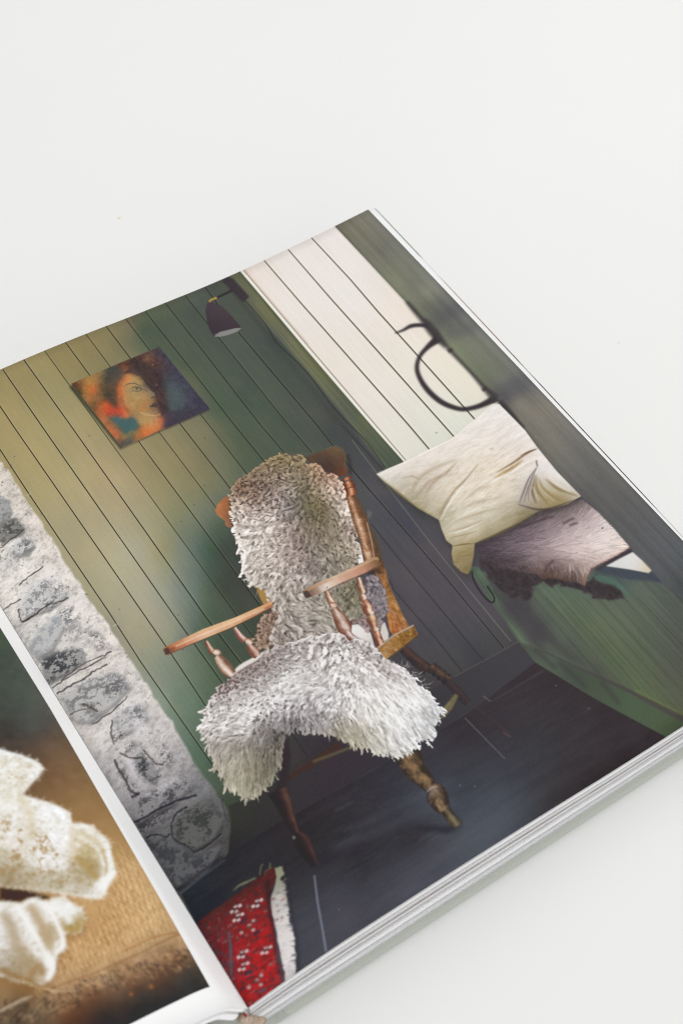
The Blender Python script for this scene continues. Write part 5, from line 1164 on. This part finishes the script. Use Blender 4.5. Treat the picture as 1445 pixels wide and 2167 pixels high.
    w2 = [(-20, 1690), (45, 1681), (104, 1698), (128, 1708), (149, 1720), (153, 1744), (176, 1743), (196, 1748), (225, 1774), (233, 1788), (239, 1819), (247, 1847), (232, 1870), (224, 1890), (214, 1903), (187, 1902), (138, 1892), (60, 1884), (0, 1876), (-20, 1876)]
    w3 = [(-20, 1906), (28, 1909), (40, 1916), (62, 1902), (80, 1899), (98, 1910), (136, 1894), (145, 1906), (173, 1922), (181, 1944), (172, 1972), (138, 1978), (140, 2004), (121, 2024), (118, 2050), (95, 2083), (60, 2082), (35, 2076), (0, 2066), (-20, 2066)]
    p.poly([(0, 1878), (60, 1884), (110, 1900), (90, 1906), (60, 1904), (30, 1912), (0, 1908)], (62, 44, 28), 3, .95)
    p.poly([(x + 6, y + 8) for x, y in w3], (120, 86, 48), 6, .5)
    Wc = p.field([(20, 1600, 226, 224, 214), (70, 1620, 228, 226, 216), (40, 1650, 214, 202, 168), (10, 1680, 222, 214, 186), (60, 1700, 222, 216, 200), (104, 1720, 236, 236, 232), (140, 1740, 234, 234, 230), (20, 1740, 224, 218, 204), (60, 1770, 210, 196, 166), (110, 1780, 232, 230, 226), (30, 1800, 214, 204, 180), (80, 1820, 224, 220, 212), (140, 1800, 226, 220, 208), (160, 1780, 222, 210, 176), (180, 1800, 204, 188, 140), (210, 1790, 224, 216, 196), (180, 1830, 178, 154, 100), (200, 1850, 168, 142, 86), (225, 1830, 226, 220, 206), (235, 1850, 232, 230, 226),
                  (216, 1870, 236, 236, 234), (216, 1895, 230, 226, 216), (130, 1840, 212, 204, 190), (60, 1850, 188, 172, 138), (20, 1866, 160, 138, 98), (110, 1870, 182, 166, 128), (160, 1880, 196, 182, 154), (190, 1890, 206, 196, 176), (20, 1930, 228, 226, 220), (60, 1920, 226, 222, 212), (110, 1920, 234, 232, 228), (150, 1930, 224, 218, 204), (160, 1955, 178, 152, 90), (145, 1970, 170, 144, 84), (100, 1950, 210, 196, 172), (70, 1950, 220, 212, 198), (40, 1990, 210, 202, 188), (100, 1990, 184, 158, 114), (10, 2020, 198, 188, 172), (60, 2030, 180, 158, 120), (80, 2010, 226, 222, 212), (100, 2040, 232, 230, 226), (70, 2060, 172, 138, 90), (20, 2060, 170, 150, 118), (128, 2000, 228, 222, 212)], step=6)
    gm_ = Wc.mean(2, keepdims=True)
    Wc = gm_ + (Wc - gm_) * .75
    Wc = np.where(gm_ > 190, Wc + (238 - Wc) * .45, Wc)
    Wc = Wc + (fbm(H, W, 14, 12, 211, 4, .7) * 22)[..., None] * np.array([.8, 1, 1.5], np.float32)
    nub = combed(H, W, fbm(H, W, 16, 16, 241, 3) * 9, np.full((H, W), 5.0), 5.0, 242)
    Wc = Wc + (nub * 4.5)[..., None] * np.array([.9, 1, 1.25], np.float32) - (np.clip(-nub - .8, 0, 2) * 9)[..., None] * np.array([.8, 1, 1.5], np.float32)
    for w in (w1, w2, w3):
        p.poly(w, Wc, 2.6)
    PX, PY = p.photo_grid()
    hollow = np.clip(-fbm(H, W, 11, 14, 221, 4, .75) * 3.4 - .45, 0, 1)
    for q, k in (([(0, 1735), (60, 1730), (120, 1768), (152, 1812), (200, 1862), (196, 1892), (120, 1880), (60, 1868), (0, 1856)], .85), ([(0, 1600), (60, 1612), (70, 1640), (20, 1676), (0, 1680)], .45), ([(60, 1900), (120, 1960), (90, 2050), (20, 2040), (0, 1950)], .3)):
        m_ = p.mask(q, 7)
        p.put((m_[0], m_[1] * hollow[m_[0]]), (164, 134, 90), k)
    for q, w, cc, k in (([(150, 1748), (153, 1780), (150, 1815)], 10, (206, 190, 154), .2), ([(45, 1683), (62, 1720), (70, 1770)], 18, (206, 188, 146), .15), ([(158, 1762), (180, 1768), (205, 1782), (222, 1806)], 10, (184, 156, 108), .12), ([(156, 1776), (180, 1786), (206, 1806)], 9, (186, 158, 108), .12), ([(158, 1796), (186, 1812), (208, 1836)], 10, (180, 150, 100), .12), ([(160, 1812), (186, 1836), (206, 1860)], 12, (176, 146, 92), .6), ([(216, 1796), (226, 1830), (222, 1856)], 6, (186, 160, 112), .5), ([(212, 1880), (226, 1862), (240, 1848)], 15, (240, 240, 238), .95),
                      ([(8, 1930), (30, 1975), (46, 2030), (58, 2064)], 22, (172, 152, 124), .55), ([(36, 1914), (62, 1958), (92, 2006), (112, 2050), (100, 2076)], 12, (240, 239, 237), .9), ([(64, 1916), (92, 1964), (108, 2010)], 18, (182, 160, 128), .7), ([(96, 1908), (118, 1948), (134, 1988), (130, 2012)], 10, (240, 239, 237), .9), ([(110, 1904), (140, 1934), (150, 1956)], 16, (234, 234, 230), .7), ([(142, 1962), (158, 1972), (170, 1958), (176, 1944)], 12, (176, 146, 88), .7), ([(64, 2068), (84, 2040), (92, 2064)], 12, (156, 124, 84), .5), ([(0, 2050), (40, 2070), (70, 2076)], 10, (150, 116, 72), .6)):
        p.line(q, w, cc, w * .3, min(k + .25, 1), True)
    for q in (w1, w2, w3):                                # loose fibres at the rims
        e = np.array(q, float)
        for i in range(len(e) - 1):
            for t in np.linspace(0, 1, 9):
                o = e[i] * (1 - t) + e[i + 1] * t
                an = rng.uniform(0, 6.28)
                p.line([o, o + np.array([math.cos(an), math.sin(an)]) * rng.uniform(4, 11)], rng.uniform(1.5, 3.5), (236, 234, 228), 1.4, .4)
    p.img = blur(p.img, 1.4)
    p.img += rng.normal(0, 1.5, (H, W)).astype(np.float32)[..., None]
    return p


# ------------------------------------------------------------------ materials
def srgb(r, g, b):
    return tuple(((c / 255 + .055) / 1.055) ** 2.4 if c > 10 else c / 255 / 12.92 for c in (r, g, b)) + (1,)


def material(name, col, rough=.6, spec=.3, vary=None, bump=None):
    """Principled material; vary = (scale xyz, second colour, contrast lo, hi), bump = (scale xyz, strength, distance)."""
    m = bpy.data.materials.new(name)
    m.use_nodes = True
    nt = m.node_tree
    b = nt.nodes["Principled BSDF"]
    b.inputs["Roughness"].default_value = rough
    b.inputs["Specular IOR Level"].default_value = spec
    b.inputs["Base Color"].default_value = col

    def field(scale):
        tc = nt.nodes.new("ShaderNodeTexCoord")
        mp = nt.nodes.new("ShaderNodeMapping")
        mp.inputs["Scale"].default_value = scale
        nz = nt.nodes.new("ShaderNodeTexNoise")
        nz.inputs["Scale"].default_value = 1.0
        nz.inputs["Detail"].default_value = 5.0
        nt.links.new(tc.outputs["Object"], mp.inputs["Vector"])
        nt.links.new(mp.outputs["Vector"], nz.inputs["Vector"])
        return nz
    if vary:
        nz = field(vary[0])
        rp = nt.nodes.new("ShaderNodeValToRGB")
        rp.color_ramp.elements[0].position, rp.color_ramp.elements[1].position = vary[2], vary[3]
        rp.color_ramp.elements[0].color, rp.color_ramp.elements[1].color = vary[1], col
        nt.links.new(nz.outputs["Fac"], rp.inputs["Fac"])
        nt.links.new(rp.outputs["Color"], b.inputs["Base Color"])
    if bump:
        nz = field(bump[0])
        bp = nt.nodes.new("ShaderNodeBump")
        bp.inputs["Strength"].default_value = bump[1]
        bp.inputs["Distance"].default_value = bump[2]
        nt.links.new(nz.outputs["Fac"], bp.inputs["Height"])
        nt.links.new(bp.outputs["Normal"], b.inputs["Normal"])
    return m


def print_material(name, pr, gain, lift):
    """Coated paper carrying the painted picture."""
    px = np.ones((pr.h, pr.w, 4), np.float32)
    px[..., :3] = np.clip(pr.img / 255, 0, 1)
    im = bpy.data.images.new(name, pr.w, pr.h)
    im.pixels.foreach_set(px.ravel())
    im.update()
    im.pack()
    m = material(name, (1, 1, 1, 1), .5, .2)
    nt = m.node_tree
    b = nt.nodes["Principled BSDF"]
    t = nt.nodes.new("ShaderNodeTexImage")
    t.image = im
    t.extension = 'EXTEND'
    mul = nt.nodes.new("ShaderNodeVectorMath")
    mul.operation = 'MULTIPLY_ADD'
    mul.inputs[1].default_value = (gain,) * 3
    mul.inputs[2].default_value = (-lift,) * 3
    mx = nt.nodes.new("ShaderNodeVectorMath")
    mx.operation = 'MAXIMUM'
    mx.inputs[1].default_value = (.006,) * 3
    nt.links.new(t.outputs["Color"], mul.inputs[0])
    nt.links.new(mul.outputs[0], mx.inputs[0])
    nt.links.new(mx.outputs[0], b.inputs["Base Color"])
    return m


M_TABLE = material("white_tabletop", srgb(236, 236, 235), .55, .25, ((3.0, 3.0, 3.0), srgb(233, 233, 231), .3, .7))
M_PAPER = material("paper", srgb(247, 247, 247), .6, .2, ((12, 12, 12), srgb(245, 245, 245), .3, .7))
M_LEAVES = material("leaf_edges", srgb(250, 250, 251), .8, .1, ((9, 700, 2600), srgb(238, 237, 239), .36, .5))
M_LEAVES_DARK = material("leaf_edges_tinted", srgb(228, 222, 218), .8, .1, ((30, 600, 2400), srgb(196, 190, 190), .35, .6))
M_CLOTH = material("grey_green_cloth", srgb(188, 192, 183), .85, .15, ((2600, 2600, 2600), srgb(180, 184, 175), .35, .65), ((1600, 1600, 1600), .35, .0002))
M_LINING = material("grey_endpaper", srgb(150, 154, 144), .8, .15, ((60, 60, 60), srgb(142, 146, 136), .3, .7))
M_BAND = material("woven_headband", srgb(206, 186, 166), .9, .1, ((300, 300, 2500), srgb(160, 138, 120), .4, .6), ((500, 500, 3000), .5, .0003))
M_RED = material("red_thread", srgb(150, 50, 60), .9, .1)
M_CRUMB = material("tan_crumb", srgb(244, 228, 200), .8, .2, ((2500, 2500, 2500), srgb(234, 210, 172), .4, .6))
M_LINT = material("grey_lint", srgb(222, 222, 220), .9, .1)


# ------------------------------------------------------------------ mesh helpers (millimetres in, metres out)
def mesh_object(name, verts, faces, mat, parent=None, uvs=None, smooth=True):
    me = bpy.data.meshes.new(name)
    me.from_pydata([(x * MM, y * MM, z * MM) for x, y, z in verts], [], faces)
    if uvs is not None:
        lay = me.uv_layers.new(name="UVMap")
        li = np.zeros(len(me.loops), np.int32)
        me.loops.foreach_get("vertex_index", li)
        lay.data.foreach_set("uv", np.array(uvs, np.float32)[li].ravel())
    for m in (mat if isinstance(mat, (list, tuple)) else [mat]):
        me.materials.append(m)
    me.polygons.foreach_set("use_smooth", [smooth] * len(me.polygons))
    me.update()
    o = bpy.data.objects.new(name, me)
    scene.collection.objects.link(o)
    if parent is not None:
        o.parent = parent
    return o


def grid_faces(nu, nv, base=0, flip=False):
    f = []
    for j in range(nv - 1):
        for i in range(nu - 1):
            a = base + j * nu + i
            q = (a, a + 1, a + nu + 1, a + nu)
            f.append(q[::-1] if flip else q)
    return f


def sheet(us, vs, zf, thick):
    """A thin leaf: top surface zf(u, v), its underside and closed rims. Top vertices come first."""
    U, V = np.meshgrid(us, vs)
    Z = np.asarray(zf(U, V), float) + 0 * U
    nu, nv = len(us), len(vs)
    top = np.stack([U.ravel(), V.ravel(), Z.ravel() + TOP], 1)
    bot = top - [0, 0, thick]
    n = nu * nv
    f = grid_faces(nu, nv) + grid_faces(nu, nv, n, True)
    ring = [i for i in range(nu)] + [j * nu + nu - 1 for j in range(1, nv)] + [(nv - 1) * nu + i for i in range(nu - 2, -1, -1)] + [j * nu for j in range(nv - 2, 0, -1)]
    for a, b in zip(ring, ring[1:] + ring[:1]):
        f.append((b, a, a + n, b + n))
    return np.concatenate([top, bot]).tolist(), f


def join(parts):
    V, F = [], []
    for v, f in parts:
        k = len(V)
        V += list(v)
        F += [tuple(i + k for i in q) for q in f]
    return V, F


def bevel_box(x0, x1, y0, y1, z0, z1, r):
    """A board with softly rounded edges (mm, z above the table)."""
    V, F = [], []
    prof = [(z0, r), (z0 + r * .3, r * .3), (z0 + r, 0), (z1 - r, 0), (z1 - r * .3, r * .3), (z1, r)]
    for z, i in prof:
        c = r * .8
        V += [(x0 + i + c, y0 + i, z), (x1 - i - c, y0 + i, z), (x1 - i, y0 + i + c, z), (x1 - i, y1 - i - c, z), (x1 - i - c, y1 - i, z), (x0 + i + c, y1 - i, z), (x0 + i, y1 - i - c, z), (x0 + i, y0 + i + c, z)]
    for k in range(len(prof) - 1):
        for i in range(8):
            a, b = k * 8 + i, k * 8 + (i + 1) % 8
            F.append((a, b, b + 8, a + 8))
    F.append(tuple(range(7, -1, -1)))
    F.append(tuple(range((len(prof) - 1) * 8, len(prof) * 8)))
    return V, F


def tube(pts, r, n=8):
    p = np.array(pts, float)
    d = np.gradient(p, axis=0)
    V, F = [], []
    for i in range(len(p)):
        t = Vector(d[i]).normalized()
        a = t.orthogonal().normalized()
        b = t.cross(a)
        for k in range(n):
            s = 2 * math.pi * k / n
            V.append(tuple(p[i] + (np.array(a) * math.cos(s) + np.array(b) * math.sin(s)) * r))
    for i in range(len(p) - 1):
        for k in range(n):
            F.append((i * n + k, i * n + (k + 1) % n, (i + 1) * n + (k + 1) % n, (i + 1) * n + k))
    F.append(tuple(range(n - 1, -1, -1)))
    F.append(tuple((len(p) - 1) * n + k for k in range(n)))
    return V, F


# ------------------------------------------------------------------ the table
tv = [(-2600, -2600, 0), (2600, -2600, 0), (2600, 2600, 0), (-2600, 2600, 0), (-2600, -2600, -30), (2600, -2600, -30), (2600, 2600, -30), (-2600, 2600, -30)]
table = mesh_object("tabletop", tv, [(0, 1, 2, 3), (7, 6, 5, 4), (0, 4, 5, 1), (1, 5, 6, 2), (2, 6, 7, 3), (3, 7, 4, 0)], M_TABLE, smooth=False)
table["kind"] = "structure"

# ------------------------------------------------------------------ the book
book = bpy.data.objects.new("open_book", None)
scene.collection.objects.link(book)
book["label"] = "open hardback picture book with grey cloth cover, showing a sheepskin armchair photograph"
book["category"] = "book"

room = paint_room()
wool = paint_wool()

# right-hand page, printed to its edges
us, vs = np.linspace(0, PAGE_W, 64), np.linspace(0, PAGE_H, 48)
V, F = sheet(us, vs, z_right, .14)
nt_ = len(us) * len(vs)
uv = [(x / PAGE_W, y / PAGE_H) for x, y, z in V]
page = mesh_object("page", V, F, [print_material("armchair_print", room, 1.0 / GAIN_R, LIFT), M_PAPER], book, uv)
page.data.polygons.foreach_set("material_index", [0 if i < (len(us) - 1) * (len(vs) - 1) else 1 for i in range(len(page.data.polygons))])
page["label"] = "right hand page printed to its edges with a photograph of an armchair"

# leaves beneath it that stand out a little at the fore-edge, some with printed edges
def under(name, drop, out_top, out_foot, mat, head):
    vv = np.linspace(head[0], head[1], 40)
    rows = []
    uu = np.concatenate([np.linspace(2, 200, 24), np.linspace(204, 1, 1)])[:24]
    U = np.array([np.concatenate([uu, [205, PAGE_W + out_foot + (out_top - out_foot) * (v / PAGE_H)]]) for v in vv])
    Vv = np.repeat(vv[:, None], U.shape[1], 1)
    Z = z_right(np.minimum(U, PAGE_W), Vv) - drop - np.clip((U - 150) / 60, 0, 1) ** 2 * drop * .6
    top = np.stack([U.ravel(), Vv.ravel(), Z.ravel() + TOP], 1)
    bot = top - [0, 0, .1]
    nu, nv = U.shape[1], len(vv)
    n = nu * nv
    f = grid_faces(nu, nv) + grid_faces(nu, nv, n, True)
    ring = list(range(nu)) + [j * nu + nu - 1 for j in range(1, nv)] + [(nv - 1) * nu + i for i in range(nu - 2, -1, -1)] + [j * nu for j in range(nv - 2, 0, -1)]
    f += [(b, a, a + n, b + n) for a, b in zip(ring, ring[1:] + ring[:1])]
    return mesh_object(name, np.concatenate([top, bot]).tolist(), f, mat, book)


def edge_print():
    m = material("page_with_printed_edge", srgb(236, 236, 236), .6, .2)
    nt = m.node_tree
    tc = nt.nodes.new("ShaderNodeTexCoord")
    sp = nt.nodes.new("ShaderNodeSeparateXYZ")
    mr = nt.nodes.new("ShaderNodeMapRange")
    mr.inputs["From Max"].default_value = PAGE_H * MM
    rp = nt.nodes.new("ShaderNodeValToRGB")
    cr = rp.color_ramp
    cr.interpolation = 'LINEAR'
    stops = [(0.0, (206, 206, 204)), (.27, (206, 206, 204)), (.30, (104, 102, 100)), (.44, (86, 86, 86)), (.55, (90, 88, 86)), (.585, (196, 190, 184)), (.61, (110, 96, 86)), (.70, (150, 128, 116)), (.80, (196, 178, 168)), (.82, (226, 226, 224)), (.86, (226, 226, 224)), (.875, (112, 134, 120)), (.97, (128, 150, 138)), (1.0, (176, 190, 182))]
    cr.elements[0].position, cr.elements[0].color = stops[0][0], srgb(*stops[0][1])
    cr.elements[1].position, cr.elements[1].color = stops[-1][0], srgb(*stops[-1][1])
    for q, c in stops[1:-1]:
        cr.elements.new(q).color = srgb(*c)
    nt.links.new(tc.outputs["Object"], sp.inputs[0])
    nt.links.new(sp.outputs["Y"], mr.inputs["Value"])
    nt.links.new(mr.outputs[0], rp.inputs["Fac"])
    nt.links.new(rp.outputs["Color"], nt.nodes["Principled BSDF"].inputs["Base Color"])
    return m


p2 = under("page", .5, 3.0, .9, M_PAPER, (.2, PAGE_H + .3))
p3 = under("page", .75, 3.75, 1.6, edge_print(), (-.1, PAGE_H + .2))
p4 = under("page", 1.1, 4.2, 2.0, M_PAPER, (.1, PAGE_H))
for q, t in ((p2, "white page just beneath the picture, standing out at the fore edge"), (p3, "page whose dark printed edge shows as a thin line"), (p4, "lowest of the loose white pages at the fore edge")):
    q["label"] = t

# the block of leaves below
def block_right():
    parts, dark = [], []
    rng = np.random.default_rng(31)
    N = 46
    us = np.concatenate([[0.6, 2, 4, 7, 11, 16], np.linspace(22, 206, 20), [211.5]])
    zb = -21.6
    for k in range(N):
        f0, f1 = k / N, (k + .985) / N
        v0 = rng.normal(0, .1) + (.35 if k in (11, 12, 24) else 0)
        if k == 7:
            v0 += .3
        slope = .6 * (k / N)                               # lower leaves stand a touch further forward
        v0 -= slope

        def z_at(f, u, v):
            t = z_right(np.minimum(u, PAGE_W), v) - 1.75 - .9 * np.clip((u - 150) / 60, 0, 1) ** 2
            sp = zb + .5 * np.exp(-u / 4)
            return t + (sp - t) * f
        U, Vv = np.meshgrid(us, [v0, 30, 120, PAGE_H - rng.uniform(0, .4)])
        top = np.stack([U.ravel(), Vv.ravel(), z_at(f0, U, Vv).ravel() + TOP], 1)
        bot = np.stack([U.ravel(), Vv.ravel(), z_at(f1, U, Vv).ravel() + TOP], 1)
        nu, nv = U.shape[1], 4
        n = nu * nv
        f = []
        if k == 0:
            f += grid_faces(nu, nv)
        for i in range(nu - 1):
            f.append((i + 1, i, i + n, i + 1 + n))
        for j in range(nv - 1):
            a, b = j * nu + nu - 1, (j + 1) * nu + nu - 1
            f.append((b, a, a + n, b + n))
            a, b = j * nu, (j + 1) * nu
            f.append((a, b, b + n, a + n))
        for i in range(nu - 1):
            a = (nv - 1) * nu + i
            f.append((a, a + 1, a + 1 + n, a + n))
        f += grid_faces(nu, nv, n, True) if k == N - 1 else [(i + n, i + 1 + n, i + 1 + nu + n, i + nu + n) for i in range(nu - 1)]
        (dark if k in (3, 7, 13, 14, 15) else parts).append((np.concatenate([top, bot]).tolist(), f))
    return parts, dark


pl_, pd_ = block_right()
V, F = join(pl_)
k0 = len(F)
V2, F2 = join(pd_)
F = F + [tuple(i + len(V) for i in q) for q in F2]
V = V + V2
blk = mesh_object("page_block", V, F, [M_LEAVES, M_LEAVES_DARK], book, smooth=False)
blk.data.polygons.foreach_set("material_index", [0] * k0 + [1] * len(F2))
blk["kind"] = "stuff"
blk["label"] = "thick block of white leaves under the right hand page"

# left-hand page, arching up out of the gutter
ul = np.concatenate([np.linspace(-210, -76, 24), np.linspace(-72, -20, 36), np.linspace(-19, 0, 46)])
s_print = (-68.0, -8.1)          # picture on the page, u range; its foot is 7.3 mm above the edge
V, F = sheet(ul, np.linspace(0, PAGE_H, 30), z_left, .14)
lp = mesh_object("page", V, F, M_PAPER, book)
lp["label"] = "left hand page with white margins, arching up from the gutter"
up = np.concatenate([np.linspace(-71.9, -20, 40), np.linspace(-19, -6.95, 30)])
vp = np.linspace(7.2, PAGE_H - 8, 40)
def left_print_right_edge(v):
    return np.interp(v, [7.2, 35, 76, 110, 144, 249], EDGE_L)
U, Vv = np.meshgrid(up, vp)
EDGEU = left_print_right_edge(Vv)
U = -71.9 + (U + 71.9) * (EDGEU + 71.9) / (up[-1] + 71.9)
Z = z_left(U, Vv) + TOP + .06
vv_ = np.stack([U.ravel(), Vv.ravel(), Z.ravel()], 1)
uvl = [((x + 72) / 72, y / PAGE_H) for x, y, z in vv_]
ph = mesh_object("printed_photograph", vv_.tolist(), grid_faces(len(up), len(vp)), print_material("wool_print", wool, 1.0 / GAIN_L, LIFT), lp, uvl)
ph["label"] = "printed photograph of white wool in a straw coloured basket"


def left_leaves():
    """The thin stack under the left page: a few leaves following the same arch."""
    parts = []
    us = ul[ul < -0.5]
    zs = z_left(us, 0)
    tx = np.gradient(zs, us)
    nx, nz = tx / np.hypot(1, tx), -1 / np.hypot(1, tx)       # pointing under the page
    rng = np.random.default_rng(41)
    N = 12
    tot = 4.6
    for k in range(N):
        o0, o1 = .25 + tot * k / N, .25 + tot * (k + .98) / N
        v0 = rng.normal(0, .1) + (.7 if k in (3, 4, 5) else 0) - .03 * k
        rows = []
        for o in (o0, o1):
            for v in (v0, PAGE_H - .2):
                rows.append(np.stack([us + nx * o, np.full_like(us, v), zs + nz * o + TOP], 1))
        n = len(us)
        f = []
        for i in range(n - 1):
            f += [(i, i + 1, n + i + 1, n + i), (2 * n + i + 1, 2 * n + i, 3 * n + i, 3 * n + i + 1), (i + 1, i, 2 * n + i, 2 * n + i + 1), (n + i, n + i + 1, 3 * n + i + 1, 3 * n + i)]
        f += [(0, n, 3 * n, 2 * n), (2 * n - 1, n - 1, 3 * n - 1, 4 * n - 1)]
        parts.append((np.concatenate(rows).tolist(), f))
    return parts


lf = left_leaves()
V, F = join([q for i, q in enumerate(lf) if i not in (3, 4, 5)])
k0 = len(F)
V2, F2 = join([q for i, q in enumerate(lf) if i in (3, 4, 5)])
F = F + [tuple(i + len(V) for i in q) for q in F2]
lb = mesh_object("page_block", V + V2, F, [M_LEAVES, M_LEAVES_DARK], book, smooth=False)
lb.data.polygons.foreach_set("material_index", [0] * k0 + [1] * len(F2))
lb["kind"] = "stuff"
lb["label"] = "thin curved stack of white leaves under the left hand page"

# boards, joint and headband
V, F = bevel_box(11.0, PAGE_W + 4.0, -2.9, PAGE_H + 2.9, 0.25, 2.35, .85)
bd = mesh_object("cover_board", V, F, M_CLOTH, book)
bd["label"] = "right hand cover board in grey green cloth"
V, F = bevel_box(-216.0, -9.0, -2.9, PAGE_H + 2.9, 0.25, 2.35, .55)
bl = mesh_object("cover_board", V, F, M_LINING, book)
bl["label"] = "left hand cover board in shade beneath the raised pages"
jx = np.linspace(-9.6, 11.6, 26)
jz = 1.0 + 1.1 * np.cos((jx - 1) / 21.2 * 2 * math.pi) * -.35 + .35 * np.abs((jx - 1) / 10.6) ** 3 - .75 * np.exp(-((np.abs(jx - 1) - 8) / 1.3) ** 2)
jz = np.maximum(jz, .75)
J = [(x, y, z) for y in (-2.8, PAGE_H + 2.8) for x, z in zip(jx, jz)] + [(x, y, z - .5) for y in (-2.8, PAGE_H + 2.8) for x, z in zip(jx, jz)]
n = len(jx)
JF = []
for i in range(n - 1):
    JF += [(i, i + 1, n + i + 1, n + i), (2 * n + i + 1, 2 * n + i, 3 * n + i, 3 * n + i + 1), (i + 1, i, 2 * n + i, 2 * n + i + 1), (n + i, n + i + 1, 3 * n + i + 1, 3 * n + i)]
JF += [(0, n, 3 * n, 2 * n), (2 * n - 1, n - 1, 3 * n - 1, 4 * n - 1)]
sp_ = mesh_object("spine_cloth", J, JF, M_CLOTH, book)
V, F = tube([(-2.6, -.3, TOP - 5.6), (-1.2, -.7, TOP - 8.2), (.2, -.9, TOP - 11), (1.6, -.9, TOP - 14), (3.0, -.7, TOP - 17.5), (4.2, -.3, TOP - 20.5)], 1.35, 10)
hb = mesh_object("headband", V, F, M_BAND, book)
V, F = tube([(-1.6, -.5, TOP - 2.6), (-1.3, -.8, TOP - 4.0), (-1.2, -.7, TOP - 5.6)], .35, 6)
mesh_object("thread", V, F, M_RED, hb)

# ------------------------------------------------------------------ specks on the table
def speck(name, label, cat, x, y, r, mat, seed):
    rr = random.Random(seed)
    V, F = [(0, 0, r * .5)], []
    rings = [(.55, .9), (.95, .5), (.9, .12), (.5, 0.02)]
    for q, h in rings:
        for k in range(7):
            a = 2 * math.pi * k / 7 + rr.uniform(-.2, .2)
            s = r * q * rr.uniform(.75, 1.2)
            V.append((math.cos(a) * s * 1.25, math.sin(a) * s, r * h * .5))
    for k in range(7):
        F.append((0, 1 + k, 1 + (k + 1) % 7))  # cap
    for j in range(3):
        for k in range(7):
            a, b = 1 + j * 7 + k, 1 + j * 7 + (k + 1) % 7
            F.append((a, a + 7, b + 7, b))
    F.append(tuple(22 + k for k in range(6, -1, -1)))
    o = mesh_object(name, V, F, mat)
    o.location = (x * MM, y * MM, .0001)
    o["label"], o["category"] = label, cat


speck("crumb", "tiny tan crumb alone on the white table beyond the book's left page", "crumb", *SPECKS[0], .5, M_CRUMB, 1)
speck("lint", "tiny pale grey speck of lint on the table right of the book", "lint", *SPECKS[1], .3, M_LINT, 2)
